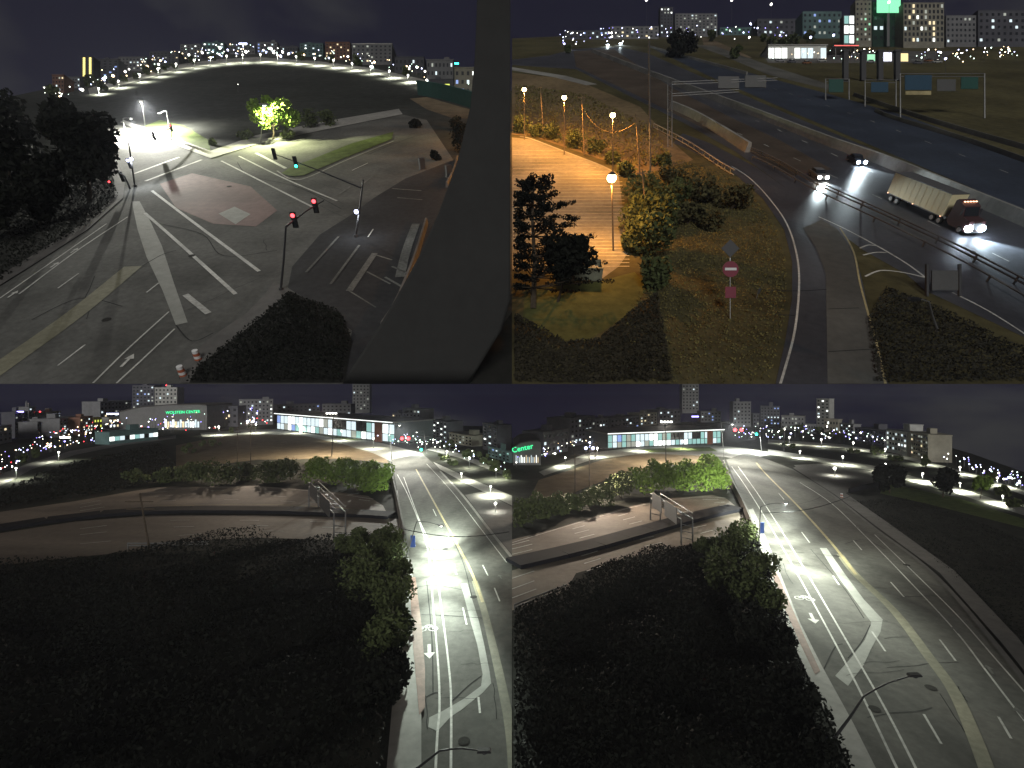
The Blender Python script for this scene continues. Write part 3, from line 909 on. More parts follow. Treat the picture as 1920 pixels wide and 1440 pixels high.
sheet('path_far', BR, [(1440, 824), (1580, 833), (1705, 856), (1815, 886), (1925, 922), (2050, 960), (2050, 972), (1925, 930), (1815, 893), (1705, 863), (1580, 840), (1440, 832)], .02, CONC)
sheet('path_near', BR, [(1440, 842), (1532, 857), (1632, 872), (1715, 894), (1795, 914), (1925, 955), (2050, 995), (2050, 1012), (1925, 968), (1795, 926), (1715, 905), (1632, 882), (1532, 866), (1440, 852)], .02, CONC)
court = sheet('paved_court', BR, [(1488, 872), (1545, 869), (1637, 884), (1637, 911), (1580, 926), (1566, 926)], .022, CONCD)
sheet('lawn_strip', BR, [(1660, 905), (1800, 935), (1925, 975), (1960, 1000), (1860, 975), (1740, 945), (1650, 925)], .012, GRASSL)

# cracks, sealed joints and iron covers
IRON = mat('cast_iron', (.04, .039, .036), .95, .3, 6, .02)


def wear(plot, road, quads, n, seed, covers):
    r_ = random.Random(seed)
    for i in range(n):
        (a, b, c, d) = r_.choice(quads)          # left-near, right-near, right-far, left-far pixels

        def q(u, v):
            x = (a[0] * (1 - u) + b[0] * u) * (1 - v) + (d[0] * (1 - u) + c[0] * u) * v
            y = (a[1] * (1 - u) + b[1] * u) * (1 - v) + (d[1] * (1 - u) + c[1] * u) * v
            return (x, y)
        if i % 3:
            v = r_.random(); u0 = r_.uniform(0, .6); u1 = min(1, u0 + r_.uniform(.2, .6))
            px = [q(u0 + (u1 - u0) * k / 5, min(max(v + r_.uniform(-.007, .007), 0), 1)) for k in range(6)]
        else:
            u = r_.random(); v0 = r_.uniform(0, .7); v1 = min(1, v0 + r_.uniform(.1, .3))
            px = [q(min(max(u + r_.uniform(-.008, .008), 0), 1), v0 + (v1 - v0) * k / 5) for k in range(6)]
        line(plot, px, r_.uniform(.04, .08), TAR, road, 'tar_seam', .0445)
    for cx, cy in covers:
        P = plot.at(cx, cy)
        MB().poly([(P.x + .42 * math.cos(k * math.pi / 8), P.y + .42 * math.sin(k * math.pi / 8), .052) for k in range(16)]).build('manhole_cover', IRON, road)


wear(BL, st1, [((795, 1430), (958, 1430), (925, 1150), (785, 1150)), ((785, 1150), (925, 1150), (850, 950), (752, 950))], 8, 41, [(888, 1120), (870, 1390), (835, 1030)])
wear(BR, st2, [((1620, 1430), (1915, 1380), (1750, 1130), (1480, 1130)), ((1480, 1130), (1750, 1130), (1570, 960), (1410, 960))], 12, 42, [(1568, 1043), (1745, 1290), (1640, 1330), (1700, 1060)])
wear(TL, tlroad, [((20, 700), (320, 690), (300, 480), (150, 480)), ((300, 640), (540, 520), (500, 360), (280, 370)), ((480, 340), (640, 420), (780, 270), (560, 270))], 9, 43, [(360, 480), (200, 600), (430, 350)])

# ================================================================== BARRIERS, BRIDGE WALLS, GANTRIES
wall(BL, [(730, 878), (736, 905), (745, 945), (753, 985), (760, 1020)], .6, 1.6, CONCD, 'bridge_parapet', 'grey bridge parapet beside bright street, lower left view', 'parapet', seg_len=5)
wall(BR, [(1357, 872), (1372, 910), (1392, 950), (1412, 998), (1422, 1030)], .6, 1.6, CONCD, 'bridge_parapet', 'grey bridge parapet beside bright street, lower right view', 'parapet', seg_len=5)
MED = mat('median_dark', (.011, .011, .014), .9, .2, .8, .1)
wall(BL, [(0, 992), (140, 971), (290, 959), (480, 958), (600, 961), (735, 969)], 4.0, .55, MED, 'median_barrier', 'dark median wall between highway lanes, lower left view', 'barrier', seg_len=6, taper=.9)
wall(BR, [(962, 1060), (1100, 1028), (1200, 1000), (1300, 972), (1380, 954)], 4.0, .55, MED, 'median_barrier', 'dark median wall between highway lanes, lower right view', 'barrier', seg_len=6, taper=.9)
guardrail(BL, [(240, 1029), (300, 1029), (390, 1026)], 'thin guardrail at near highway edge, lower left view')
guardrail(BR, [(965, 1148), (1000, 1134), (1062, 1110)], 'thin guardrail at near highway edge, lower right view')
wall(TR, [(1258, 203), (1300, 222), (1350, 252), (1402, 286)], 1.3, 1.9, CONC, 'concrete_barrier', 'thick sunlit-looking concrete barrier beside gantry tower, upper right view'.replace('sunlit-looking ', 'lamplit '), 'barrier', seg_len=4)
wall(TR, [(1110, 98), (1240, 150), (1400, 212), (1560, 276), (1660, 312), (1800, 372), (1935, 430)], 1.0, 1.8, CONC, 'concrete_barrier', 'long pale median barrier behind the white truck, upper right view', 'barrier', seg_len=6)
wall(TR, [(1600, 180), (1700, 215), (1800, 246), (1935, 285)], .6, 1.0, CONCD, 'concrete_barrier', 'farthest grey barrier below overhead signs, upper right view', 'barrier', seg_len=6)
wall(TR, [(1640, 210), (1680, 226), (1800, 262), (1935, 310)], .5, .9, CONCD, 'concrete_barrier', 'grey barrier in front of farthest carriageway, upper right view', 'barrier', seg_len=6)
wall(TR, [(1215, 88), (1300, 112), (1400, 140)], .6, 1.1, CONC, 'concrete_barrier', 'short pale barrier beside distant slope, upper right view', 'barrier', seg_len=6)
guardrail(TR, [(1400, 283), (1460, 312), (1530, 352), (1660, 412), (1800, 480), (1935, 552)], 'steel guardrail along near side of highway, upper right view', h=1.1, gap=5, rails=(1.0, .55))
guardrail(TR, [(1410, 300), (1460, 325), (1530, 366), (1660, 428), (1800, 500), (1935, 578)], 'second steel guardrail nearer the exit ramp, upper right view', h=.8, gap=8, rails=(.7,))
guardrail(TR, [(1225, 240), (1290, 275), (1345, 312), (1375, 330)], 'slatted edge rail behind lamplit bushes, upper right view', h=1.1, gap=1.1, rails=(1.0, .2), m=CONC)
wall(BR, [(1592, 924), (1620, 917), (1652, 910)], .5, 1.0, MED, 'retaining_wall', 'low dark retaining wall beside paved court, lower right view', 'wall', seg_len=4)


def gantry(plot, b1, t1, b2, t2, phrase):
    P = plot.at(*b1); Q = plot.at(*b2)
    t = thing('sign_gantry', plot, P, 0, phrase, 'sign gantry')
    T = plot.pt(P, *t1) - P; U = plot.pt(Q, *t2) - P
    hh = max(T.z, U.z)
    T.z = hh; U.z = hh
    T.x = T.y = 0; U.x, U.y = (Q - P).x, (Q - P).y
    ax = (U - T).normalized(); n = Vector((-ax.y, ax.x, 0)) * .9
    for e in (T, U):
        for s in (-1, 1):
            o = e + n * s
            MB().tube((o.x, o.y, 0), (o.x, o.y, hh), .14, .11).build('post', STEEL, t)
        for k in range(3):
            z = hh * (.2 + .25 * k)
            a, b = e + n, e - n
            MB().tube((a.x, a.y, z), (b.x, b.y, z + hh * .12), .05).build('brace', STEEL, t)
    for s in (-1, 1):
        for dz in (0, .9):
            MB().tube(T + n * s + Vector((0, 0, dz)), U + n * s + Vector((0, 0, dz)), .09).build('chord', STEEL, t)
    k = 12
    for i in range(k):
        a = T.lerp(U, i / k); b = T.lerp(U, (i + 1) / k)
        MB().tube(a + n * (1 if i % 2 else -1), b - n * (1 if i % 2 else -1) + Vector((0, 0, .9)), .05, n=5).build('web_bar', STEEL, t)
    # sign boards seen from behind
    for f0, f1 in ((.12, .45), (.55, .92)):
        a, b = T.lerp(U, f0) - n * 1.25, T.lerp(U, f1) - n * 1.25
        z0, z1 = -1.1, 1.5
        w = n.normalized() * .08
        MB().add([a + Vector((0, 0, z0)), b + Vector((0, 0, z0)), b + Vector((0, 0, z1)), a + Vector((0, 0, z1)),
                  a - w + Vector((0, 0, z0)), b - w + Vector((0, 0, z0)), b - w + Vector((0, 0, z1)), a - w + Vector((0, 0, z1))],
                 [(0, 1, 2, 3), (7, 6, 5, 4), (0, 4, 5, 1), (1, 5, 6, 2), (2, 6, 7, 3), (3, 7, 4, 0)]).build('sign_panel', ALU, t)
    return t


gantry(BL, (588, 952), (588, 912), (637, 1012), (637, 974), 'steel sign gantry spanning highway, lower left view')
gantry(BR, (1229, 975), (1229, 934), (1288, 1022), (1288, 980), 'steel sign gantry spanning highway, lower right view')

# upper right gantry: lattice tower with long arms reaching over the lanes
P = TR.at(1256, 276)
t = thing('gantry_tower', TR, P, 0, 'tall twin-post gantry tower with two long arms, upper right view', 'sign gantry', plumb=True)
T = Vector((0, 0, TR.hz(P, 156)))
for s in (-.45, .45):
    MB().tube((s, 0, 0), (s, 0, T.z), .13, .1).build('post', STEEL, t)
for k in range(14):
    z = T.z * (k + .5) / 14
    MB().tube((-.45, 0, z), (.45, 0, z + T.z / 28 * (1 if k % 2 else -1)), .05, n=5).build('brace', STEEL, t)
for (ex, ey), zz in (((1392, 155), T.z * .98), ((1345, 178), T.z * .80)):
    E = Vector(((22 if zz > T.z * .9 else 14), -1.5, zz))
    for dz in (0, .5):
        MB().tube((.4, 0, zz + dz), E + Vector((0, 0, dz)), .09, n=6).build('arm', STEEL, t)
for i, fr_ in enumerate((.55, .8)):
    E = Vector((22, -1.5, 0)) * fr_
    MB().box(E.x - 2.2, E.x + 2.2, E.y - .1, E.y + .1, T.z - 1.6, T.z + .9).build('sign_panel', ALU, t)


def sign_bridge(px0, px1, ytop, ybase, panels, phrase):
    P = TR.at((px0 + px1) / 2, ybase); u = TR.mpp(P)
    t = thing('sign_gantry', TR, P, 0, phrase, 'sign gantry', plumb=True)
    w = (px1 - px0) * u / 2; h = TR.hz(P, ytop)
    for s in (-w, w):
        MB().tube((s, 0, 0), (s, 0, h), .2, .16).build('post', STEEL, t)
    for dz in (0, .8):
        MB().tube((-w, 0, h - dz), (w, 0, h - dz), .1, n=6).build('chord', STEEL, t)
    for a, b, y0, y1, m in panels:
        x0, x1 = (a - (px0 + px1) / 2) * u, (b - (px0 + px1) / 2) * u
        z1, z0 = TR.hz(P, y0), TR.hz(P, y1)
        MB().box(x0, x1, -.35, -.2, z0, z1).build('sign_panel', m, t)
    return t


BLUEP = mat('blue_green_sign', (.018, .05, .085), .5, .1, 2)
sign_bridge(1548, 1592, 148, 188, [(1553, 1580, 150, 174, GREENS)], 'overhead gantry with dark green panel, leftmost of three, upper right view')
sign_bridge(1622, 1680, 150, 200, [(1632, 1664, 155, 174, BLUEP)], 'overhead gantry with small blue panel, middle of three, upper right view')
sign_bridge(1688, 1846, 138, 222, [(1695, 1745, 142, 170, BLUEP), (1696, 1744, 172, 179, YELL), (1800, 1832, 146, 168, GREENS), (1755, 1790, 150, 172, ALU)],
            'wide overhead gantry with blue and green panels under lit buildings, upper right view')
P = TR.at(1768, 556)
t = thing('road_sign', TR, P, 0, 'large sign board on two posts at the ramp gore, upper right view', 'road sign', plumb=True)
u = TR.mpp(P); z1 = TR.hz(P, 508); z0 = TR.hz(P, 545)
for s in (-30, 31):
    MB().box(s * u - .12, s * u + .12, -.12, .12, 0, TR.hz(P, 495)).build('post', DSTEEL, t)
MB().box(-24 * u, 25 * u, -.25, -.13, z0, z1).build('panel', ALU, t)

# ================================================================== SIGNALS, LAMPS
signal(TL, (668, 445), (681, 337), (512, 288, 676, 352), 'mast arm signal with turquoise green light over median, upper left view',
       [(556, 300, LGR, 2), (516, 294, LGR, 5)], white=(668, 397), power=500)
signal(TL, (528, 545), (536, 425), (607, 376), 'dark near mast arm signal showing two red lights, upper left view', [(553, 412, LR, 0), (592, 381, LR, 0)])
signal(TL, (254, 350), (240, 262), None, 'dark signal pole with bluish lamp before the white glare, upper left view', [(247, 312, LB, 0)], white=(246, 298), power=1500)
signal(TL, (322, 264), (322, 240), (276, 262), 'far signal with red light at the glare edge, upper left view', [(322, 247, LR, 0), (290, 262, LR, 5)])
# leaning signal arm by the big tree
P = TL.at(244, 354)
t = thing('signal_arm', TL, P, 0, 'dark diagonal mast arm beside big tree, upper left view', 'traffic signal')
MB().path([(0, 0, 0), (0, 0, 2.0), TL.at(190, 303, 5.0) - P], .14, .08).build('mast_arm', DSTEEL, t)
sig_head(t, Vector((-.3, -.2, 2.0)), LR, 5)
sig_head(t, TL.at(208, 344, 2.6) - P, LR, 0, .8)
lamp(TL, (274, 248), (266, 190), (265, 189), 'tall street lamp over the glaring white junction, upper left view', 240000, (1, .99, .88), LW, hs=1.6, size=155, along=((272, 255), (430, 430), 1.5, -.14, 'beam'))
lamp(TL, (238, 262), (230, 222), (244, 222), 'short street lamp at left of the white glare, upper left view', 200000, (1, 1, .9), LW, hs=1.2, size=155)
lamp(TL, (318, 244), (312, 208), (300, 212), 'thin street lamp right of the white glare, upper left view', 16000, (.96, 1, .9), LW, hs=.9, size=155)
lamp(TL, (489, 270), (493, 198), (493, 196), 'street lamp glowing inside bright green tree, upper left view', 40000, (.95, 1, .55), LG, hs=2.0, size=178, along=((491, 268), (560, 262), 1.5, .05, 'beam'))
far_lamp(TL, 446, 158, 172, LW, 'lone lamp post in the dark field, upper left view', .6)
barrel(TL, (373, 676), 'striped traffic barrel by the kerb, upper one of two, upper left view')
barrel(TL, (345, 706), 'striped traffic barrel with reddish bands, lower one of two, upper left view')
for bp, lb in [((842, 332), 'dark gate pillar beside concrete mast, upper left view'), ((792, 318), 'dark utility cabinet near right road edge, upper left view')]:
    P = TL.at(*bp); o = thing('utility_cabinet', TL, P, .5, lb, 'cabinet')
    MB().box(-.5, .5, -.35, .35, .1, 2.0).build('cabinet_body', DSTEEL, o); MB().box(-.6, .6, -.45, .45, 0, .1).build('plinth', CONCD, o)
    MB().box(-.45, .45, -.38, -.355, .3, 1.8).build('door', DSTEEL, o)
for i, (p, q) in enumerate([((838, 352), (858, 300)), ((752, 560), (800, 420)), ((718, 620), (752, 560))]):
    wall(TL, [p, ((p[0] + q[0]) / 2 + 3, (p[1] + q[1]) / 2), q], .5, .9, CONCD, 'low_wall', 'low grey wall along road beside concrete mast, upper left view', 'wall', seg_len=3)
# the big concrete mast that fills the right of the view
P = TL.at(770, 719.6)
t = thing('concrete_mast', TL, P, 0, 'huge curving grey concrete mast filling the right side, upper left view', 'mast')
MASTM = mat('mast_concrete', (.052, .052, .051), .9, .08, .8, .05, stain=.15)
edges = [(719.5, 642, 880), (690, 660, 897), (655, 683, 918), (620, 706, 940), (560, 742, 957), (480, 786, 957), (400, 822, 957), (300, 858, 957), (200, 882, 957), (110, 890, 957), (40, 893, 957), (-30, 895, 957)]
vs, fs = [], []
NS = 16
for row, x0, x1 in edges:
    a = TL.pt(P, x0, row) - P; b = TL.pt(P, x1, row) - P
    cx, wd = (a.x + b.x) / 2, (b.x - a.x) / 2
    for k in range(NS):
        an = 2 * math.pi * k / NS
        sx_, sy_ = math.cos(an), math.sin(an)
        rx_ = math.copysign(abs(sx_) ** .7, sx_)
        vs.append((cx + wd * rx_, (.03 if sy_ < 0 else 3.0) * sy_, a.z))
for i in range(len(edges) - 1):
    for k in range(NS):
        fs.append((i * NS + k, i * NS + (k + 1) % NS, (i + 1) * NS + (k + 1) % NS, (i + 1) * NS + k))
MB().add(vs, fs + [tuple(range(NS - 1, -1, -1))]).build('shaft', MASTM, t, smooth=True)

# lower plots
lamp(BL, (757, 1064), (781, 978), (826, 985), 'lit street lamp with blue banner on bridge street, lower left view', 17000, (.88, 1, .87), LW, banner=(768, 1015), hs=1.0, along=((815, 1070), (815, 1300), 9.0, 20.0))
lamp(BL, (745, 1470), (824, 1408), (905, 1408), 'dark unlit street lamp at bottom edge, lower left view', 0, m=BLACK)  # black colour stands in for its backlit, shaded side
lamp(BR, (1422, 1040), (1426, 950), (1472, 943), 'lit street lamp with blue banner on bridge street, lower right view', 26000, (.93, 1, .86), LW, banner=(1423, 990), hs=1.0, along=((1470, 1030), (1640, 1250), 2.6, 12.0))
lamp(BR, (1562, 1392), (1620, 1305), (1712, 1266), 'dark unlit street lamp with long arm, lower right view', 0, m=BLACK)  # silhouette against the lit street, put into the black colour
lamp(BL, (735, 868), (730, 795), (748, 797), 'tall street lamp left of the glaring junction, lower left view', 60000, (1, 1, .9), LW, hs=1.6, along=((765, 870), (880, 1065), 3.0, -.13, 'beam'))
lamp(BL, (800, 850), (795, 808), (782, 810), 'street lamp right of the glaring junction, lower left view', 50000, (.95, 1, .92), LW, hs=1.4)
lamp(BR, (1358, 866), (1352, 792), (1372, 795), 'tall street lamp left of the glaring junction, lower right view', 60000, (1, 1, .9), LW, hs=1.6, along=((1390, 870), (1510, 1000), 3.0, -.13, 'beam'))
lamp(BR, (1428, 848), (1424, 808), (1412, 810), 'street lamp right of the glaring junction, lower right view', 55000, (.95, 1, .92), LW, hs=1.4)
for plot, base, hx in [(BL, (622, 856), (626, 775)), (BR, (1249, 872), (1247, 791))]:
    P = plot.at(*base); T = plot.pt(P, *hx) - P
    t = thing('floodlight_mast', plot, P, 0, 'tall floodlight mast standing among bushes, ' + plot.view, 'floodlight')
    MB().tube((0, 0, 0), T, .16, .1).build('pole', DSTEEL, t)
    MB().tube((-1.6, 0, T.z), (1.6, 0, T.z), .08).build('crossbar', STEEL, t)
    for s in (-1.5, -.5, .5, 1.5):
        MB().box(s - .3, s + .3, -.4, -.1, T.z - .2, T.z + .25).build('floodlight', LW, t)
    spot(t, T + Vector((0, .8, -.4)), 45000, (1, .90, .70), 165, .5)
    spot(t, T + Vector((0, -.8, -.4)), 55000, (1, .82, .60), 120, .9, aim=(-.2, -1, -.5))
for plot, pts in [(BL, [(445, 880, 800), (470, 880, 790)]), (BR, [(1078, 925, 850), (1105, 928, 840), (1116, 860, 828)])]:
    for x, yb, yt in pts:
        P = plot.at(x, yb); h = plot.up(P.y, yt)
        t = thing('utility_pole', plot, P, 0, 'thin dark utility pole standing on brown field, ' + plot.view, 'utility pole', 'utility poles on the field of the ' + plot.view)
        MB().tube((0, 0, 0), (0, 0, h), .14, .09).build('pole', BARK, t)
        for k in (.93, .86):
            MB().box(-1.0, 1.0, -.06, .06, h * k, h * k + .12).build('crossarm', BARK, t)
        if x in (470, 1105):
            for s_ in (-.8, .8):
                MB().ball((s_, -.2, h), .35, 8).build('lamp', LB, t, smooth=True)
            spot(t, (0, -.5, h - .6), 34000 if plot is BL else 58000, (1, .82, .64), 150, .8, aim=(.25, -1, -.5))
P = BL.at(280, 1030)
t = thing('utility_pole', BL, P, 0, 'leaning dark pole in front of near highway lanes, lower left view', 'utility pole')
MB().path([(0, 0, 0), BL.pt(P, 262, 925) - P], .16, .1).build('pole', BARK, t)
for z in (.72, .85):
    T = (BL.pt(P, 262, 925) - P) * z
    MB().box(T.x - 2.4, T.x + 1.8, T.y - .07, T.y + .07, T.z - .07, T.z + .07).build('crossarm', BARK, t)
# overhead cables
for plot, a, b, lab in [(BL, (752, 991), (955, 997), 'thin dark cable crossing above bridge street, lower left view'), (BR, (1428, 962), (1600, 928), 'thin dark cable crossing above bridge street, lower right view')]:
    A = plot.at(*a, 7.0); B = plot.at(*b, 7.0)
    mb = MB(); pts = [A.lerp(B, i / 10) + Vector((0, 0, -.8 * math.sin(math.pi * i / 10))) for i in range(11)]
    o = mb.path(pts, .05, .05, 5).build('overhead_cable', BLACK, None, plot)
    tag(o, lab, 'cable')
barrel(BR, (1578, 934), 'small reddish traffic barrel beside paved court, lower right view')

# traffic signals over the far junction of the lower views
for plot, rx, ry, gx, gy, base in [(BL, 762, 822, 790, 843, (835, 856)), (BR, 1386, 806, 1418, 814, (1470, 846))]:
    P = plot.at(*base)
    t = thing('traffic_signal', plot, P, 0, 'red signal above the glaring junction, ' + plot.view, 'traffic signal')
    Rr = plot.pt(P, rx, ry) - P
    MB().tube((0, 0, 0), (0, 0, Rr.z + .8), .15, .12).build('pole', DSTEEL, t)
    MB().tube((0, 0, Rr.z + .6), (Rr.x - 1, 0, Rr.z + .9), .11, .07).build('mast_arm', DSTEEL, t)
    u = plot.mpp(P)
    for dx in (-8, 4):
        q = Vector((Rr.x + dx * u, 0, Rr.z))
        hd = MB().box(q.x - .5, q.x + .5, -.1, .3, q.z - 1.2, q.z + .8).build('signal_head', BLACK, t)
        MB().ball((q.x, -.2, q.z), 3.4 * u, 8).build('lens', LR, hd, smooth=True)
    G = plot.pt(P, gx, gy) - P
    hd = MB().box(G.x - .4, G.x + .4, -.1, .3, G.z - .4, G.z + 1.4).build('signal_head', BLACK, t)
    MB().ball((G.x, -.2, G.z), 2.6 * u, 8).build('lens', LGR, hd, smooth=True)

# upper right parking lot lamps and poles
for i, (hx, hy, bx, by) in enumerate([(983, 168, 983, 262), (1058, 183, 1058, 290), (1149, 216, 1149, 330), (1147, 334, 1150, 470)]):
    P = TR.at(bx, by); T = TR.pt(P, hx, hy) - P
    t = thing('parking_lamp', TR, P, 0, 'sodium lamp glowing orange above the parking lot, upper right view', 'street lamp', 'sodium lamps of the parking lot')
    MB().tube((0, 0, 0), T - Vector((0, 0, .1)), .12, .07).build('pole', WOOD, t)
    k = (.46, .46, .46, .55)[i]
    MB().tube((T.x, T.y, T.z + k * .8), (T.x, T.y, T.z + k * 1.3), k * .8, k * .3, 10).build('lamp_hood', DSTEEL, t)
    MB().ball(T, k, 10, .9).build('lamp_globe', LS, t, smooth=True)
    spot(t, (T.x, T.y, T.z - k * 1.4), (22000, 22000, 23000, 12500)[i], (1, .42, .075), 172, .3)
for b, tp, r, lb in [((1019, 246), (1013, 160), .14, 'wooden pole behind the parking lot, leftmost, upper right view'), ((1095, 290), (1091, 178), .14, 'wooden pole behind the parking lot carrying a slack wire, upper right view'),
                     ((1200, 332), (1192, 213), .15, 'wooden pole at right end of slack wire, upper right view'), ((1213, 428), (1204, 318), .13, 'wooden pole among lit bushes beside parking lot, upper right view'),
                     ((1219, 322), (1217, 75), .2, 'very tall grey pole left of gantry tower, upper right view')]:
    P = TR.at(*b); T = TR.pt(P, *tp) - P
    t = thing('utility_pole', TR, P, 0, lb, 'utility pole')
    MB().path([(0, 0, 0), T * .5, T], r, r * .65).build('pole', WOOD if r < .2 else STEEL, t)
    if r < .2:
        MB().box(T.x - .7, T.x + .7, T.y - .05, T.y + .05, T.z - .5, T.z - .38).build('crossarm', WOOD, t)
A = TR.at(1095, 290); A2 = TR.pt(A, 1096, 208); B = TR.at(1200, 332); B2 = TR.pt(B, 1190, 231)
pts = [A2.lerp(B2, i / 14) + Vector((0, 0, -2.4 * 4 * (i / 14) * (1 - i / 14))) for i in range(15)]
tag(MB().path(pts, .04, .04, 5).build('overhead_cable', WOOD, None, TR), 'slack wire hanging between two wooden poles, upper right view', 'cable')
# no-entry sign group
P = TR.at(1369, 600)
t = thing('road_sign', TR, P, 0, 'round no-entry sign with white bar in the grass, upper right view', 'road sign', plumb=True)
u = TR.mpp(P)
zc = TR.hz(P, 505); zd = TR.hz(P, 466); zr = TR.hz(P, 547)
MB().tube((0, 0, 0), (0, 0, zd), .05, .05, 6).build('post', STEEL, t)
r = 15 * u
d = MB().tube((0, -.12, zc), (0, -.07, zc), r, r, 24).build('disc', REDS, t)
MB().box(-r * .72, r * .72, -.15, -.125, zc - r * .16, zc + r * .16).build('bar', WHITES, d)
q = 17 * u
MB().add([(0, -.06, zd - q), (q, -.06, zd), (0, -.06, zd + q), (-q, -.06, zd), (0, -.02, zd - q), (q, -.02, zd), (0, -.02, zd + q), (-q, -.02, zd)],
         [(0, 1, 2, 3), (7, 6, 5, 4), (0, 4, 5, 1), (1, 5, 6, 2), (2, 6, 7, 3), (3, 7, 4, 0)]).build('diamond_back', DSTEEL, t)
MB().box(-10 * u, 10 * u, -.12, -.07, zr - 12 * u, zr + 9 * u).build('lower_plate', REDS, t)
sign_post(TR, (1418, 560), (1418, 540), .25, .6, ALU, 'small marker post beside the ramp edge, upper right view')
lamp(TR, (1755, 620), (1742, 566), (1716, 561), 'low lamp arm with pale head at ramp gore, upper right view', 0, m=STEEL, hs=1.2)
# open-top container
A = TR.at(1062, 527); B = TR.at(1128, 529); d = B - A; L = d.length
t = thing('waste_container', TR, A, math.atan2(d.y, d.x), 'open-topped grey container at parking lot edge, upper right view', 'container')
hc = TR.up(A.y, 502); cm = mat('container_paint', (.20, .21, .16), .7, .2, 1, .2, stain=.3); Dp = 2.6
MB().box(0, L, 0, .1, .15, hc).build('side_panel', cm, t); MB().box(0, L, Dp - .1, Dp, .15, hc).build('side_panel', cm, t)
MB().box(0, .1, .101, Dp - .101, .15, hc).build('end_panel', cm, t); MB().box(L - .1, L, .101, Dp - .101, .15, hc).build('end_panel', cm, t)
MB().box(.05, L - .05, .05, Dp - .05, .10, .145).build('floor_panel', cm, t)
for i in range(7):
    x = L * (i + .5) / 7
    MB().box(x - .06, x + .06, -.09, -.002, .15, hc - .05).build('rib', cm, t)
MB().box(-.05, L + .05, -.1, .12, hc + .002, hc + .1).build('rim', cm, t)
mb = MB()
for i in range(26):
    x, y = rng.uniform(.4, L - .4), rng.uniform(.4, Dp - .4); s = rng.uniform(.15, .4)
    mb.box(x - s, x + s, y - s * .6, y + s * .6, hc - .5, hc - .5 + s)
mb.build('rubble', PATCH, t)

# ================================================================== VEHICLES
TYRE = mat('tyre', (.02, .02, .02), .9, 0); RIM = mat('rim', (.3, .3, .3), .4, 0, metal=.6)
HEADL = emi('headlight', (.70, .84, 1), 60); HEADW = emi('headlight_warm', (1, .97, .85), 30); MARK = emi('marker_lamp', (1, .5, .3), 5)


def wheel(t, x, y, r, w):
    o = MB().tube((x, y - w / 2, r), (x, y + w / 2, r), r, r, 16).build('wheel', TYRE, t)
    MB().tube((x, y - w / 2 - .02, r), (x, y + w / 2 + .02, r), r * .6, r * .6, 12).build('rim', RIM, o)


def car(front, back, paint, phrase, headm, hl_px, power=2600):
    A = TR.at(*back); B = TR.at(*front); d = B - A
    mid = (A + B) / 2
    t = thing('car', TR, mid, math.atan2(d.y, d.x), phrase, 'car', 'cars on the highway')
    body = [(-2.2, .35), (-2.25, .75), (-2.1, .95), (-1.2, 1.0), (1.0, .98), (2.0, .85), (2.25, .65), (2.25, .3), (1.9, .25), (-1.9, .25)]
    MB().xprism(body, -.88, .88).build('body', paint, t)
    MB().xprism([(-1.75, .99), (-1.2, 1.42), (.15, 1.45), (.95, .99)], -.74, .74).build('cabin', GLASSD, t)
    MB().xprism([(-1.25, 1.425), (-1.2, 1.48), (.12, 1.5), (.2, 1.455)], -.7, .7).build('roof', paint, t)
    for x in (-1.35, 1.4):
        for y in (-.8, .8):
            wheel(t, x, y, .33, .22)
    for y in (-.62, .62):
        MB().ball((2.22, y, .68), .31, 8).build('headlight', headm, t, smooth=True)
        MB().box(-2.29, -2.24, y - .2, y + .2, .72, .86).build('tail_light', LR, t)
    spot(t, (2.5, 0, .7), power, (.8, .95, 1), 75, .6, aim=(1, 0, -.12))
    return t


car((1545, 343), (1520, 325), mat('car_silver', (.18, .18, .19), .4, 0, metal=.3), 'car with warm headlights nearest the guardrail, upper right view', HEADW, None, 9000)
car((1618, 314), (1590, 298), mat('car_dark', (.03, .035, .05), .3, 0), 'dark car with blue-white headlights ahead of truck, upper right view', HEADL, None, 14000)
for i, (f, b, m) in enumerate([((1141, 88), (1137, 84), HEADL), ((1166, 86), (1160, 81), HEADL)]):
    car(f, b, mat('car_dark', (.03, .035, .05)), 'distant approaching car with dazzling headlights on far bend, upper right view', m, None, 9000)
# articulated truck
A = TR.at(1672, 374); B = TR.at(1820, 442); d = B - A; LT = d.length
t = thing('articulated_truck', TR, A, math.atan2(d.y, d.x), 'articulated truck with pale box trailer and bright headlights, upper right view', 'truck')
TRM = mat('trailer_white', (.72, .64, .40), .6, .08, .6, .3, stain=.12); CABM = mat('cab_paint', (.06, .03, .03), .4, .05)
LB_ = LT * .72
MB().box(0, LB_, -1.25, 1.25, 1.15, 4.05).build('trailer_box', TRM, t)
MB().box(.05, LB_ - .05, -1.28, 1.28, 1.05, 1.14).build('side_rail', STEEL, t)
MB().box(-.02, LB_ + .02, -1.28, 1.28, 4.055, 4.12).build('roof_rail', STEEL, t)
for s in (-.62, .62):
    MB().box(-.05, -.005, s - .6, s + .6, 1.2, 4.0).build('rear_door', TRM, t)
MB().box(.6, LB_ - 2.5, -.5, .5, .75, 1.04).build('chassis', DSTEEL, t)
for k in range(1, 10):
    x = LB_ * k / 10
    for y0, y1 in ((-1.275, -1.251), (1.251, 1.275)):
        MB().box(x - .03, x + .03, y0, y1, 1.2, 4.0).build('side_rib', TRM, t)
for x in (1.0, 2.3, LB_ - 1.6, LB_ - .3, LT - 1.0):
    for y in (-1.0, 1.0):
        wheel(t, x, y, .5, .35)
c0, c1 = LB_ + .9, LT
MB().xprism([(c0, 1.0), (c0, 3.6), (c0 + .3, 3.85), (c0 + 1.6, 3.3), (c0 + 2.0, 2.1), (c1, 1.9), (c1 + .05, .9), (c1, .55), (c0 + .5, .55)], -1.15, 1.15).build('cab', CABM, t)
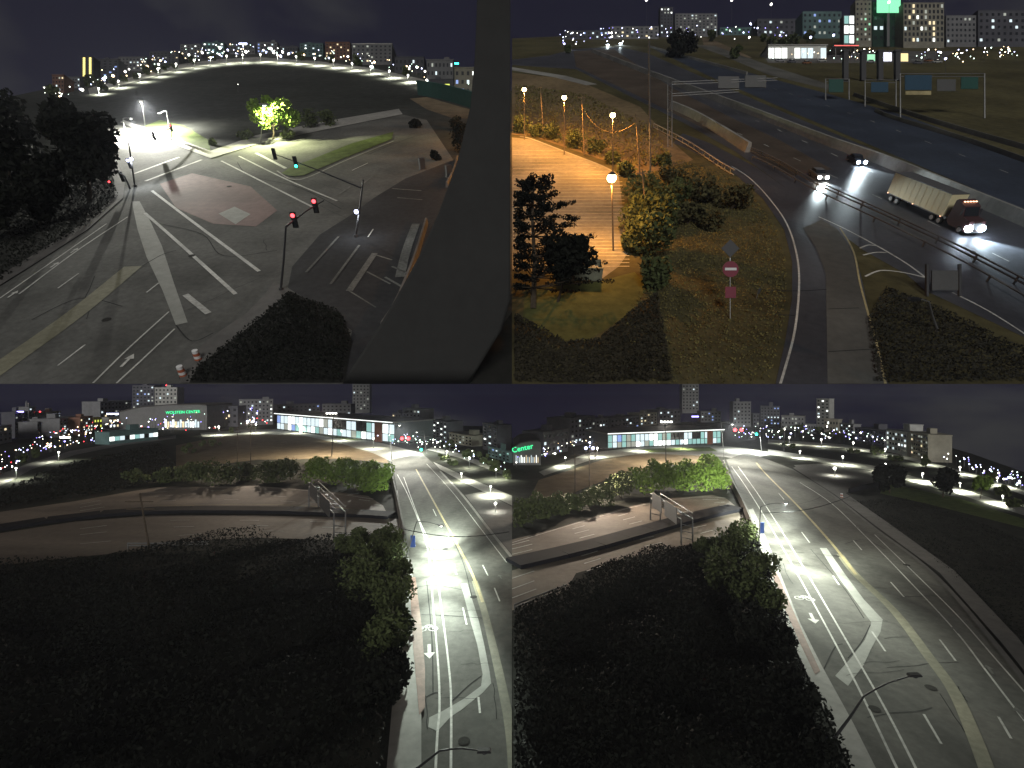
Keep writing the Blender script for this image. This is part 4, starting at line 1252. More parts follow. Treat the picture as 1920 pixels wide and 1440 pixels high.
MB().xprism([(c0 + 1.62, 3.2), (c0 + 1.68, 3.2), (c0 + 2.08, 2.15), (c0 + 2.0, 2.15)], -1.0, 1.0).build('windscreen', GLASSD, t)
MB().box(c0 - .9, c0 - .01, -.4, .4, .8, 1.1).build('coupling', DSTEEL, t)
MB().box(c1 + .06, c1 + .12, -.6, .6, .8, 1.7).build('grille', STEEL, t)
MB().box(c1 - .1, c1 + .2, -1.2, 1.2, .45, .54).build('bumper', STEEL, t)
for y in (-.9, .9):
    MB().ball((c1 + .05, y, 1.0), .46, 10).build('headlight', HEADL, t, smooth=True)
    MB().box(c0 + 1.7, c0 + 1.85, y * 1.45 - .1, y * 1.45 + .1, 2.2, 3.0).build('mirror', DSTEEL, t)
for y in (-.8, -.4, 0, .4, .8):
    MB().box(c0 + .9, c0 + 1.05, y - .08, y + .08, 3.66, 3.76).build('marker_lamp', MARK, t)
for x in (.2, LB_ * .5, LB_ - .2):
    MB().box(x - .08, x + .08, -1.31, -1.285, 1.08, 1.16).build('marker_lamp', MARK, t)
spot(t, (c1 + .5, 0, 1.0), 18000, (.7, .88, 1), 80, .6, aim=(1, 0, -.12))

# ================================================================== VEGETATION
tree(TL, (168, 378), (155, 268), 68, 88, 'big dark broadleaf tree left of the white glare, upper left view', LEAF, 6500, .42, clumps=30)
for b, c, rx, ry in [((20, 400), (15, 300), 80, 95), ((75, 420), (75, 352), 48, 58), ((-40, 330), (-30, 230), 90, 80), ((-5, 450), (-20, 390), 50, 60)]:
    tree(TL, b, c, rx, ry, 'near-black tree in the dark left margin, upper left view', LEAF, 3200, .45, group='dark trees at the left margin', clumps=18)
tree(TL, (512, 262), (512, 216), 55, 38, 'bright green tree lit by lamp at field corner, upper left view', LEAFY, 3600, .38, clumps=24)
for b, rx, ry in [((585, 240), 22, 26), ((612, 236), 16, 22), ((462, 262), 14, 14), ((545, 262), 20, 14), ((400, 272), 12, 10)]:
    shrub(TL, b, rx, ry, 'dim shrub growing beside the bright green tree, upper left view', LEAFM, 500, .3, 'shrubs at the field corner')
for b, rx, ry in [((862, 245), 26, 18), ((868, 285), 20, 40), ((815, 300), 14, 12), ((778, 240), 18, 12)]:
    shrub(TL, b, rx, ry, 'dark bush close to the concrete mast, upper left view', LEAF, 600, .3, 'bushes by the concrete mast')
for x, y, r in [(212, 158, 7), (232, 152, 6), (252, 147, 6), (273, 138, 9), (292, 135, 7), (310, 130, 7), (326, 127, 5), (190, 168, 9), (165, 160, 14), (100, 185, 14), (360, 118, 8), (565, 112, 12), (670, 122, 11), (495, 92, 9), (400, 112, 7), (620, 116, 8), (760, 140, 9)]:
    tree(TL, (x, y + 2), (x, y - r * .7), r, r, 'small round tree along far field edge, upper left view', LEAFM, 420, .5, group='trees along the far field edge', clumps=8)
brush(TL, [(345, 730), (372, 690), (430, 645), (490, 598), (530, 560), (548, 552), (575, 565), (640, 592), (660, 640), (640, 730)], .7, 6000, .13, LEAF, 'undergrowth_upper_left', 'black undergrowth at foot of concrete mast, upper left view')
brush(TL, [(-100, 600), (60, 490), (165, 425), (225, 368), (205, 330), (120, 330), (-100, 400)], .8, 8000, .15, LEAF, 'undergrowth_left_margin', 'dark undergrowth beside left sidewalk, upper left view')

# upper right trees
P = TR.at(1002, 575)
P = TR.at(1000, 578)
t = thing('pine_tree', TR, P, 0, 'dark spreading pine in front of orange parking lot, upper right view', 'tree', plumb=True)
hp = TR.hz(P, 338); up_ = TR.mpp(P); r_ = random.Random(5)
trunk = MB(); trunk.path([(0, 0, 0), (.15, 0, hp * .35), (-.1, 0, hp * .7), (.05, 0, hp * .97)], .3, .07)
cs, rs = [], []
for k in range(11):
    z = hp * (.16 + .80 * k / 10)
    reach = 150 * up_ * (1.0 - .72 * (k / 10) ** 1.3)
    for b_ in range(7):
        a = b_ * .9 + k * 1.7 + r_.uniform(-.3, .3); ln = reach * r_.uniform(.55, 1.05)
        dv = Vector((math.cos(a), math.sin(a) * .8, r_.uniform(.0, .14)))
        if P.x + dv.x * ln < .6:
            ln = max(.8, (P.x - .6) / max(abs(dv.x), .01))
        tip = Vector((0, 0, z)) + dv * ln
        trunk.tube((0, 0, z), tip, .08, .02, 5)
        for f in (.45, .62, .78, .92, 1.02):
            cs.append(tuple(Vector((0, 0, z)) + dv * ln * f + Vector((r_.uniform(-.25, .25), r_.uniform(-.25, .25), r_.uniform(-.1, .2))))); rs.append(r_.uniform(.36, .62))
trunk.build('trunk', BARK, t)
me = leafmesh(cs, rs, 15000, .13, TR, P, 77, flat=.4); me.materials.append(LEAF)
place('crown', me, t)
tree(TR, (1046, 566), (1070, 478), 58, 52, 'smaller dark tree leaning over the container, upper right view', LEAF, 2200, .3, clumps=16)
for b, rx, ry in [((1190, 440), 26, 60), ((1215, 480), 34, 62), ((1240, 440), 34, 60), ((1200, 390), 30, 50), ((1225, 535), 30, 44), ((1180, 470), 20, 30), ((1260, 400), 34, 50)]:
    shrub(TR, b, rx, ry, 'leafy bush lit orange beside the parking lot, upper right view', LEAFM, 1300, .28, 'bushes beside the parking lot')
for b, rx, ry in [((1290, 372), 36, 34), ((1330, 380), 36, 38), ((1370, 392), 30, 36), ((1290, 420), 34, 30), ((1330, 430), 30, 24), ((1265, 345), 30, 26)]:
    shrub(TR, b, rx, ry, 'dim olive bush between parking lot and ramp, upper right view', mat('leaf_olive', (.07, .065, .03), .8, .4, .8, .1), 900, .3, 'olive bushes by the ramp')
for b, rx, ry in [((975, 250), 24, 30), ((1005, 256), 20, 18), ((1035, 262), 22, 22), ((1075, 278), 24, 24), ((1115, 288), 22, 20), ((1150, 308), 24, 20), ((1175, 330), 18, 20), ((1240, 312), 26, 18)]:
    shrub(TR, b, rx, ry, 'low bush along back kerb of the parking lot, upper right view', LEAFM, 600, .3, 'low bushes along the back kerb')
tree(TR, (1275, 108), (1276, 78), 42, 30, 'round dark tree beside distant highway bend, upper right view', LEAF, 1600, .8, clumps=16)
for x, y, r in [(1440, 92, 18), (1465, 94, 16), (1490, 90, 18), (1335, 78, 12), (1380, 110, 14), (1520, 80, 14), (1065, 100, 9)]:
    tree(TR, (x, y), (x, y - r * .8), r, r * .9, 'dim distant tree in front of city lights, upper right view', LEAFM, 500, .8, group='distant trees of the upper right view', clumps=9)
OLIVE = mat('grass_blades_olive', (.13, .112, .042), .9, .4, .7, .05)
brush(TR, [(1180, 340), (1280, 300), (1370, 335), (1425, 385), (1460, 440), (1475, 500), (1470, 600), (1440, 720), (1190, 720), (1170, 600), (1230, 500)], .4, 16000, .11, OLIVE, 'rough_grass', 'rough olive grass around no-entry sign, upper right view', .05)
brush(TR, [(965, 720), (965, 600), (1060, 645), (1120, 640), (1180, 590), (1230, 560), (1260, 720)], .8, 9000, .15, mat('weed_shaded', (.034, .030, .020), .9, .4, .7, .05), 'shade_growth_upper_right', 'growth coloured dark as bush shadow below lit lawn, upper right view')  # dark leaf colour stands in for the shadow of the bushes
brush(TR, [(1640, 720), (1625, 600), (1660, 540), (1740, 570), (1920, 665), (1990, 720)], .5, 7000, .13, mat('weed_grey', (.028, .027, .021), .9, .4, .7, .05), 'gore_weeds', 'dark weeds in ramp gore, upper right view')
brush(TR, [(965, 250), (965, 160), (1100, 180), (1230, 245), (1260, 300), (1180, 320), (1060, 275)], .6, 5000, .3, OLIVE, 'embankment_grass', 'brownish embankment grass behind parking lot, upper right view')

# lower left / lower right growth
for x, y, rx, ry in [(310, 905, 26, 22), (345, 902, 30, 28), (385, 905, 30, 34), (425, 908, 32, 34), (465, 900, 28, 26), (500, 905, 34, 34), (545, 900, 34, 36), (590, 905, 34, 36), (630, 908, 34, 34), (668, 914, 32, 32),
                     (700, 920, 28, 34), (720, 905, 16, 28), (520, 880, 30, 20), (600, 880, 34, 20), (660, 885, 30, 22), (255, 905, 26, 18), (700, 890, 24, 22)]:
    shrub(BL, (x, y), rx, ry, 'leafy roadside bush lining far highway edge, lower left view', LEAFY if x > 560 else LEAFM, 1000, .34, 'bushes lining the highway in the lower left view')
for x, y, rx, ry in [(975, 985, 28, 40), (1010, 972, 28, 40), (1045, 962, 28, 38), (1085, 955, 30, 36), (1125, 945, 30, 36), (1165, 935, 32, 38), (1205, 925, 34, 40), (1245, 920, 34, 40), (1285, 918, 34, 40), (1320, 920, 30, 40),
                     (1345, 915, 18, 40), (1230, 895, 32, 24), (1290, 885, 32, 22), (1330, 880, 24, 24), (1160, 905, 28, 18)]:
    shrub(BR, (x, y), rx, ry, 'leafy roadside bush lining far highway edge, lower right view', LEAFY if x > 1190 else LEAFM, 1000, .34, 'bushes lining the highway in the lower right view')
for x, y, rx, ry in [(735, 1045, 22, 50), (715, 1075, 36, 60), (748, 1105, 16, 50), (730, 1150, 34, 70), (750, 1190, 16, 40), (722, 1230, 38, 70), (742, 1290, 24, 60), (705, 1330, 40, 70), (680, 1120, 40, 70), (650, 1040, 40, 30), (690, 1020, 36, 26)]:
    shrub(BL, (x, y), rx, ry, 'overgrown bush crowding the sidewalk edge, lower left view', LEAFM if y < 1250 else LEAF, 1500, .24, 'bushes crowding the sidewalk in the lower left view')
for x, y, rx, ry in [(1400, 1030, 26, 46), (1370, 1060, 36, 60), (1425, 1090, 24, 50), (1400, 1140, 36, 70), (1445, 1160, 20, 50), (1420, 1220, 40, 70), (1470, 1240, 20, 50), (1460, 1310, 40, 60), (1500, 1350, 26, 50), (1350, 1110, 40, 60), (1330, 1040, 36, 24), (1530, 1420, 26, 44)]:
    shrub(BR, (x, y), rx, ry, 'overgrown bush crowding the sidewalk edge, lower right view', LEAFM if y < 1200 else LEAF, 1500, .24, 'bushes crowding the sidewalk in the lower right view')
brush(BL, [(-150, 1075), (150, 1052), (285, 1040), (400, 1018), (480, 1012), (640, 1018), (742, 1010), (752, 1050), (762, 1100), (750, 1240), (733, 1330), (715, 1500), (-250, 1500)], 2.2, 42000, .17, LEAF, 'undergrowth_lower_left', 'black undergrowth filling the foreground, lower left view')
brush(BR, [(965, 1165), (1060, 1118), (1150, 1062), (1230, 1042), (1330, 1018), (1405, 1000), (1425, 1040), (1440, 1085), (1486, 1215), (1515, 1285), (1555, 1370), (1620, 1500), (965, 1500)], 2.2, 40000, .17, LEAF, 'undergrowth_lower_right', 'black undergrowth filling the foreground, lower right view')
brush(BL, [(-100, 965), (0, 925), (140, 870), (300, 835), (330, 880), (290, 908), (140, 935), (-100, 970)], 1.4, 5000, .35, LEAF, 'meadow_lower_left', 'dark meadow left of the highway bushes, lower left view')
brush(BR, [(1590, 940), (1700, 935), (1850, 985), (1990, 1040), (1990, 1290), (1890, 1195), (1770, 1065), (1660, 985)], .2, 12000, .10, LEAF, 'meadow_lower_right', 'dark meadow right of the street, lower right view', .03)
tree(BR, (1668, 924), (1668, 896), 38, 28, 'round dark tree beside paved court, lower right view', LEAF, 1900, .42, clumps=18)
tree(BR, (1768, 932), (1768, 904), 28, 28, 'dark tree with gaps in front of bright path, lower right view', LEAF, 1200, .42, clumps=14)
tree(BR, (1838, 935), (1842, 905), 24, 16, 'yellow-green lit tree near right edge, lower right view', LEAFY, 900, .42, clumps=12)
for x, y, rx, ry in [(1480, 842, 14, 9), (1600, 850, 12, 7), (1640, 852, 20, 9), (1680, 866, 16, 8), (1560, 822, 14, 10), (1500, 812, 14, 10), (1530, 815, 14, 10), (1880, 930, 12, 12), (1900, 950, 12, 10), (1735, 875, 9, 14), (1460, 816, 10, 9), (1860, 900, 14, 8)]:
    tree(BR, (x, y), (x, y - ry * .8), rx, ry, 'small street tree among the far paths, lower right view', LEAFM, 420, .5, group='street trees of the lower right view', clumps=8)
for x, y, rx, ry in [(830, 862, 14, 8), (850, 872, 12, 8), (880, 862, 14, 14), (905, 868, 14, 12), (925, 885, 14, 14), (950, 898, 9, 12), (845, 840, 16, 10), (435, 812, 10, 6), (40, 868, 16, 12), (65, 858, 12, 10), (395, 838, 26, 8), (355, 850, 20, 10), (475, 806, 12, 8)]:
    tree(BL, (x, y), (x, y - ry * .8), rx, ry, 'small street tree among the far paths, lower left view', LEAFM, 420, .5, group='street trees of the lower left view', clumps=8)

# ================================================================== CITY
GR = (.24, .24, .25); DK = (.12, .12, .14); RB = (.28, .15, .11); BE = (.33, .31, .25); TE = (.15, .24, .24); LT_ = (.5, .5, .48)


def city(plot, rows):
    for a, b, ytop, c, phrase, kw in rows:
        building(plot, a, b, ytop, c, phrase + ', ' + plot.view, **kw)


city(TL, [
    ((152, 152), (175, 147), 108, DK, 'narrow tower with yellow vertical light strips', dict(grid=(2, 9), frac=1, win=[emi('window_amber', (1, .85, .25), 1.6)], wsize=(.35, .9))),
    ((98, 178), (120, 172), 142, RB, 'brownish block at far left of skyline', dict(grid=(4, 4), frac=.4)),
    ((120, 170), (150, 160), 146, GR, 'low grey block beside yellow-lit tower', dict(grid=(6, 3), frac=.4, win=[WC, WW, WB])),
    ((182, 152), (222, 142), 112, DK, 'dark tower right of yellow-lit tower', dict(grid=(4, 6), frac=.2, win=[WW, WB])),
    ((222, 140), (275, 127), 108, GR, 'grey block with scattered windows behind round trees', dict(grid=(8, 4), frac=.35, win=[WC, WD])),
    ((280, 126), (335, 115), 98, DK, 'dark block with dim white windows', dict(grid=(8, 5), frac=.3, win=[WC, WD, WW])),
    ((338, 113), (376, 107), 84, GR, 'block with bright sign near its roof', dict(grid=(6, 5), frac=.25, win=[WC, WX])),
    ((380, 106), (420, 102), 80, TE, 'teal-tinted block with white floodlit corner', dict(grid=(5, 4), frac=.6, win=[WX, WC, WT])),
    ((424, 103), (478, 101), 86, GR, 'long grey hall with lit wall', dict(grid=(8, 2), frac=.3, win=[WG, WC])),
    ((482, 101), (520, 101), 80, GR, 'low block left of twin bluish lamps', dict(grid=(6, 3), frac=.35, win=[WB, WC])),
    ((524, 102), (558, 104), 88, DK, 'low dark shed with row of bluish lights', dict(grid=(7, 2), frac=.6, win=[WB, WC])),
    ((562, 105), (606, 108), 82, TE, 'teal block under bright roof lamps', dict(grid=(6, 4), frac=.35, win=[WC, WX])),
    ((610, 109), (656, 114), 80, RB, 'red brick block with warm windows', dict(grid=(7, 5), frac=.5, win=[WW, WW, WD])),
    ((660, 115), (735, 128), 83, GR, 'large grey block with pale roof line', dict(grid=(9, 5), frac=.2, win=[WW, WD], roofm=CONC)),
    ((740, 129), (795, 145), 108, DK, 'dark shed beyond bright lot', dict(grid=(7, 2), frac=.5, win=[WC, WX])),
    ((800, 158), (850, 172), 113, GR, 'grey hall with row of roof-edge lights', dict(grid=(7, 3), frac=.4, win=[WC, WD])),
    ((852, 176), (893, 190), 128, BE, 'pale lit block at right end beside mast', dict(grid=(4, 3), frac=.5, win=[WX, WC, WB])),
])
wall(TL, [(785, 178), (830, 186), (893, 205)], .8, 4.2, mat('bridge_green', (.03, .075, .065), .6, .15), 'green_wall', 'long dark green wall below yellow windows, upper left view', 'wall', seg_len=5, taper=1)
P = TL.at(806, 176); Q = TL.at(848, 186)
building(TL, (804, 174), (850, 184), 150, DK, 'low dark building with two yellow-green windows, upper left view', grid=(2, 1), frac=1, win=[WY], wsize=(.4, .5))

city(TR, [
    ((1060, 74), (1140, 74), 58, DK, 'long low dark block with bluish dots', dict(grid=(10, 2), frac=.3, win=[WB, WC])),
    ((1145, 74), (1235, 72), 50, GR, 'low grey block above the highway bend', dict(grid=(10, 3), frac=.35, win=[WC, WW, WD])),
    ((1238, 70), (1262, 70), 14, DK, 'slender tower with bright white window column', dict(grid=(4, 8), frac=.5, win=[WX, WC, WD])),
    ((1266, 70), (1345, 68), 26, GR, 'wide dim tower block with many small windows', dict(grid=(11, 7), frac=.3, win=[WC, WD, WD])),
    ((1350, 66), (1415, 66), 52, TE, 'overpass-side block with green-lit front', dict(grid=(8, 2), frac=.5, win=[WG, WT, WC])),
    ((1420, 68), (1500, 68), 36, DK, 'dark low block behind distant trees', dict(grid=(8, 3), frac=.25, win=[WC, WD])),
    ((1505, 72), (1578, 72), 22, TE, 'dim teal block left of the tall buildings', dict(grid=(8, 4), frac=.2, win=[WB, WD])),
    ((1582, 92), (1602, 92), 30, GR, 'narrow block carrying a tall bright screen', dict(grid=(2, 3), frac=1, win=[WT, WX], wsize=(.8, .8))),
    ((1604, 88), (1634, 88), 2, BE, 'pale tall block left of green-lit tower', dict(grid=(4, 8), frac=.35, win=[WT, WD, WG])),
    ((1636, 88), (1692, 88), 4, (.03, .07, .05), 'tower crowned with glowing green panel', dict(grid=(5, 4), frac=.2, win=[WD, WC], wsize=(.5, .35))),
    ((1694, 90), (1770, 90), 6, BE, 'large pale office block with rows of lit windows', dict(grid=(10, 7), frac=.45, win=[WD, WC, WX, WW], wsize=(.5, .6))),
    ((1774, 88), (1830, 88), 30, GR, 'grey office block right of pale offices', dict(grid=(7, 5), frac=.3, win=[WD, WC])),
    ((1834, 88), (1945, 88), 20, DK, 'dark block at far right of skyline', dict(grid=(10, 5), frac=.2, win=[WD, WC])),
])
# green crown panel on the tower
P = TR.at(1664, 88.6); u = TR.mpp(P)
t = thing('roof_sign', TR, P, 0, 'glowing green sign board high on tower, upper right view', 'sign', plumb=True)
MB().box(-22 * u, 22 * u, -1.2, -.9, TR.hz(P, 26), TR.hz(P, 1)).build('panel', emi('green_panel', (.3, 1, .55), 1.1), t)
MB().box(-.8, .8, -.89, -.4, 0, TR.hz(P, 10)).build('support', STEEL, t)
# filling station
A = TR.at(1442, 110); B = TR.at(1552, 110); L = (B - A).length; hS = TR.hz(A, 84)
t = thing('filling_station', TR, A, 0, 'brightly lit white filling station shop, upper right view', 'building', plumb=True)
MB().box(0, L, 1, 9, 0, hS).build('wall', LT_ and mat('station_wall', (.5, .5, .47), .8, .1), t)
MB().box(-.4, L + .4, .4, 9.4, hS + .002, hS + .6).build('roof', CONC, t)
for i in range(9):
    if i in (0, 1, 2, 4, 5, 6, 8):
        x = L * (i + .5) / 9
        MB().box(x - L * .045, x + L * .045, .9, .99, hS * .12, hS * .85).build('window', WX if i < 5 else WC, t)
A = TR.at(1566, 108); B = TR.at(1606, 108); L = (B - A).length; hS = TR.hz(A, 88)
t = thing('fuel_canopy', TR, A, 0, 'fuel canopy with glowing red edge strip, upper right view', 'canopy', plumb=True)
for x in (.6, L - .6):
    for y in (.5, 6):
        MB().tube((x, y, 0), (x, y, hS), .2).build('post', CONC, t)
MB().box(-.8, L + .8, -.6, 7, hS + .002, hS + .7).build('roof', CONC, t)
MB().box(-.8, L + .8, -.66, -.61, hS + .15, hS + .5).build('red_strip', emi('red_strip', (1, .12, .1), 2), t)
for i, (x0, x1, yt, m) in enumerate([(1648, 1674, 96, emi('kiosk_white', (.85, .85, 1), 1.6)), (1688, 1704, 98, emi('kiosk_warm', (1, .8, .4), 1.2)), (1625, 1642, 100, WG)]):
    A = TR.at(x0, 118); B = TR.at(x1, 118); L = (B - A).length; hS = TR.hz(A, yt)
    t = thing('kiosk', TR, A, 0, ['white glowing kiosk below the pale offices', 'small warm-lit kiosk right of the white kiosk', 'green-lit kiosk left of the white kiosk'][i] + ', upper right view', 'kiosk', plumb=True)
    MB().box(0, L, .1, 4, 0, hS).build('wall', CONCD, t); MB().box(-.2, L + .2, -.1, 4.2, hS + .002, hS + .3).build('roof', CONCD, t)
    MB().box(L * .08, L * .92, -.02, .09, hS * .15, hS * .9).build('window', m, t)
# dark piers of the elevated structure
for x in (1585, 1618, 1650, 1682):
    P = TR.at(x, 152); h = TR.hz(P, 98)
    t = thing('concrete_pier', TR, P, 0, 'dark concrete pier in front of city lights, upper right view', 'pier', 'dark piers of the upper right view', plumb=True)
    MB().box(-.9, .9, -.6, .6, 0, h).build('shaft', DSTEEL, t); MB().box(-1.3, 1.3, -.8, .8, h + .002, h + .6).build('cap', DSTEEL, t)
for x, yt, yb in [(1446, 8, 112), (1372, 0, 70), (1520, 70, 108), (1563, 66, 108), (1595, 70, 108), (1667, 4, 122), (1773, 110, 140), (1212, 0, 72)]:
    far_lamp(TR, x, yt, yb, LW if yt < 60 else LB, 'tall bright mast light over the forecourt, upper right view', 2.0, 0, group='mast lights of the upper right view')
# parked vehicles glimpsed at the forecourt are tiny: plain cars
for i, x in enumerate((1462, 1484, 1512, 1540, 1630, 1720, 1740, 1756)):
    P = TR.at(x, 116 + (i % 3) * 2)
    t = thing('parked_car', TR, P, rng.choice((0, .3, 3.1)), 'parked car on the lit forecourt, upper right view', 'car', 'cars parked on the forecourt')
    pm = mat('parked_paint_%d' % (i % 4), [(.3, .3, .32), (.12, .12, .14), (.25, .12, .06), (.4, .4, .38)][i % 4], .4, 0)
    MB().xprism([(-2.1, .3), (-2.15, .8), (-1.3, .95), (1.1, .95), (2.1, .8), (2.15, .3)], -.85, .85).build('body', pm, t)
    MB().xprism([(-1.6, .952), (-1.1, 1.4), (.3, 1.42), (1.0, .952)], -.72, .72).build('cabin', GLASSD, t)
    for xx in (-1.35, 1.35):
        for yy in (-.8, .8):
            MB().tube((xx, yy - .1, .32), (xx, yy + .1, .32), .32, .32, 10).build('wheel', TYRE, t)

city(BL, [
    ((-30, 840), (22, 828), 806, GR, 'dim block at left edge of skyline', dict(grid=(6, 3), frac=.35)),
    ((28, 822), (52, 818), 774, DK, 'tower with violet rooftop light at far left', dict(grid=(4, 7), frac=.3, win=[WC, WB, WD])),
    ((54, 816), (67, 813), 764, GR, 'slim tower with pointed lit spire', dict(grid=(2, 7), frac=.3, win=[WC, WX], extra='spire')),
    ((70, 822), (92, 817), 792, GR, 'low block with pinkish roof lights', dict(grid=(5, 3), frac=.4, win=[WW, WC])),
    ((88, 812), (114, 808), 774, BE, 'tower with violet top right of spire', dict(grid=(4, 6), frac=.35, win=[WC, WD])),
    ((112, 820), (148, 812), 786, GR, 'grey block with stacked balconies left of arena', dict(grid=(6, 5), frac=.35, win=[WC, WD, WD])),
    ((150, 816), (174, 811), 784, RB, 'reddish block with lit ground floor', dict(grid=(5, 4), frac=.5, win=[WW, WC])),
    ((176, 806), (202, 804), 784, (.16, .14, .06), 'yellow-lit block left of arena', dict(grid=(5, 2), frac=.8, win=[WY, WW])),
    ((204, 806), (224, 804), 784, LT_, 'bright white lit entrance block beside arena', dict(grid=(3, 2), frac=1, win=[WX, WW])),
    ((188, 796), (246, 790), 754, GR, 'grey midrise behind arena left end', dict(grid=(9, 5), frac=.3, win=[WC, WW, WD])),
    ((248, 786), (289, 786), 723, DK, 'tall dark tower with scattered white windows', dict(grid=(6, 9), frac=.4, win=[WC, WD, WB])),
    ((290, 786), (332, 786), 727, (.42, .42, .40), 'pale grey tower with red roof beacon', dict(grid=(6, 7), frac=.15, win=[WC, WD])),
    ((388, 800), (446, 800), 762, DK, 'dark blank block right of arena', dict(grid=(5, 3), frac=.1)),
    ((448, 798), (512, 796), 750, GR, 'grey midrise with floodlit lower floors', dict(grid=(9, 6), frac=.35, win=[WC, WX, WD])),
    ((520, 790), (600, 786), 760, DK, 'dark block behind left half of glass hall', dict(grid=(10, 4), frac=.3, win=[WC, WB, WD])),
    ((604, 788), (658, 788), 758, GR, 'grey block behind middle of glass hall', dict(grid=(7, 4), frac=.3, win=[WC, WW])),
    ((661, 775), (693, 775), 720.5, (.38, .38, .37), 'tall grey tower rising behind glass hall', dict(grid=(5, 8), frac=.12, win=[WC, WD])),
    ((735, 800), (752, 802), 775, DK, 'dark block left of red signal', dict(grid=(3, 3), frac=.3)),
    ((755, 806), (788, 810), 766, GR, 'grey block right of glass hall', dict(grid=(5, 5), frac=.2, win=[WC, WD])),
    ((805, 822), (838, 828), 788, DK, 'dark tower with column of white windows', dict(grid=(5, 6), frac=.45, win=[WC, WX])),
    ((842, 830), (885, 838), 812, BE, 'low beige block behind street trees', dict(grid=(7, 3), frac=.3)),
    ((905, 842), (933, 850), 794, DK, 'dark tower with single lit window column near right edge', dict(grid=(3, 7), frac=.3, win=[WC, WX])),
    ((915, 856), (956, 868), 838, TE, 'low teal-lit block at right edge', dict(grid=(6, 3), frac=.6, win=[WB, WC, WT])),
])
city(BR, [
    ((1018, 856), (1065, 846), 812, DK, 'dark block right of arena', dict(grid=(6, 3), frac=.15, win=[WC])),
    ((1070, 838), (1116, 828), 786, DK, 'dark midrise with red beacon left of glass hall', dict(grid=(7, 5), frac=.2, win=[WC, WD])),
    ((1118, 826), (1140, 822), 788, GR, 'grey block at left end of glass hall', dict(grid=(4, 5), frac=.4, win=[WC, WX])),
    ((1145, 812), (1198, 804), 786, DK, 'dark low block behind left half of glass hall', dict(grid=(8, 3), frac=.3, win=[WC, WB])),
    ((1200, 800), (1232, 797), 776, BE, 'beige block behind glass hall', dict(grid=(5, 4), frac=.4, win=[WC, WW])),
    ((1236, 796), (1276, 793), 770, DK, 'dark block left of tall grey tower', dict(grid=(6, 3), frac=.3, win=[WW, WC])),
    ((1279, 775), (1310, 775), 720.5, (.38, .38, .37), 'tall grey tower rising behind glass hall', dict(grid=(5, 8), frac=.12, win=[WC, WD])),
    ((1314, 792), (1352, 792), 772, GR, 'grey block right of tall grey tower', dict(grid=(6, 3), frac=.5, win=[WC, WB])),
    ((1375, 800), (1408, 800), 754, GR, 'grey slab tower above red signal', dict(grid=(5, 6), frac=.1, win=[WC])),
    ((1412, 800), (1424, 800), 776, DK, 'narrow dark block right of slab tower', dict(grid=(2, 3), frac=.3)),
    ((1426, 800), (1462, 801), 762, DK, 'dark tower with bluish window columns', dict(grid=(6, 6), frac=.5, win=[WB, WC])),
    ((1465, 806), (1508, 808), 780, GR, 'low grey block with pale roof line', dict(grid=(7, 3), frac=.3, roofm=CONC)),
    ((1531, 802), (1555, 804), 748, (.36, .36, .34), 'tall pale tower with vertical row of lights', dict(grid=(3, 8), frac=.33, win=[WC, WX])),
    ((1545, 810), (1572, 812), 786, BE, 'low block beside tall pale tower', dict(grid=(5, 2), frac=.5, win=[WC, WX])),
    ((1576, 812), (1600, 815), 794, GR, 'small grey block with white dots', dict(grid=(5, 3), frac=.5, win=[WX, WC])),
    ((1603, 826), (1660, 838), 802, DK, 'long dark block with few windows', dict(grid=(8, 4), frac=.15, win=[WC, WD])),
    ((1662, 846), (1700, 855), 806, (.6, .6, .58), 'white floodlit block with central tower', dict(grid=(7, 4), frac=.6, win=[WX, WC, WD])),
    ((1694, 852), (1706, 855), 796, (.5, .5, .48), 'slim white stair tower on floodlit block', dict()),
    ((1708, 856), (1740, 866), 810, BE, 'beige block with many balconies beside white block', dict(grid=(7, 5), frac=.5, win=[WD, WW, WD])),
    ((1510, 812), (1530, 813), 796, GR, 'small block left of tall pale tower', dict(grid=(4, 2), frac=.5)),
])


def glass_hall(plot, a, b, ytop, phrase, flip):
    A = plot.at(*a); B = plot.at(*b); d = B - A; L = d.length
    h = plot.up(A.y, ytop)
    t = thing('glass_hall', plot, A, math.atan2(d.y, d.x), phrase, 'building')
    MB().box(0, L, .5, 22, 0, h).build('wall', mat('hall_wall', (.10, .12, .12), .7, .1), t)
    rf = MB().box(-.8, L + .8, -1.2, 22.5, h + .002, h + .5).build('roof', CONC, t)
    MB().box(-.8, L + .8, -1.26, -1.21, h + .1, h + .4).build('roof_light_strip', WX, rf)
    n = 26
    for i in range(n):
        x0, x1 = L * i / n, L * (i + 1) / n
        f = i / n if not flip else i / n
        dark = (.50 < f < .64) or (.70 < f < .77)
        for k, (z0, z1) in enumerate(((.08, .42), (.46, .90))):
            m = GLASSD if dark and k else rng.choice((WT, WC, WC, WX, WT, WD, WB if f < .2 else WC))
            MB().box(x0 + .15, x1 - .15, .2, .35, h * z0, h * z1).build('pane', m, t)
        MB().box(x0 - .1, x0 + .1, .1, .45, 0, h).build('mullion', DSTEEL, t)
    MB().box(L * .87, L * .92, -.1, .19, 0, h * .95).build('brick_pier', mat('brick_red', (.25, .09, .05), .9, .2), t)
    return t


glass_hall(BL, (519, 806), (738, 832), 776, 'long glass-fronted hall glowing teal and white, lower left view', False)
glass_hall(BR, (1140, 842), (1352, 832), 814, 'long glass-fronted hall glowing teal and white, lower right view', True)


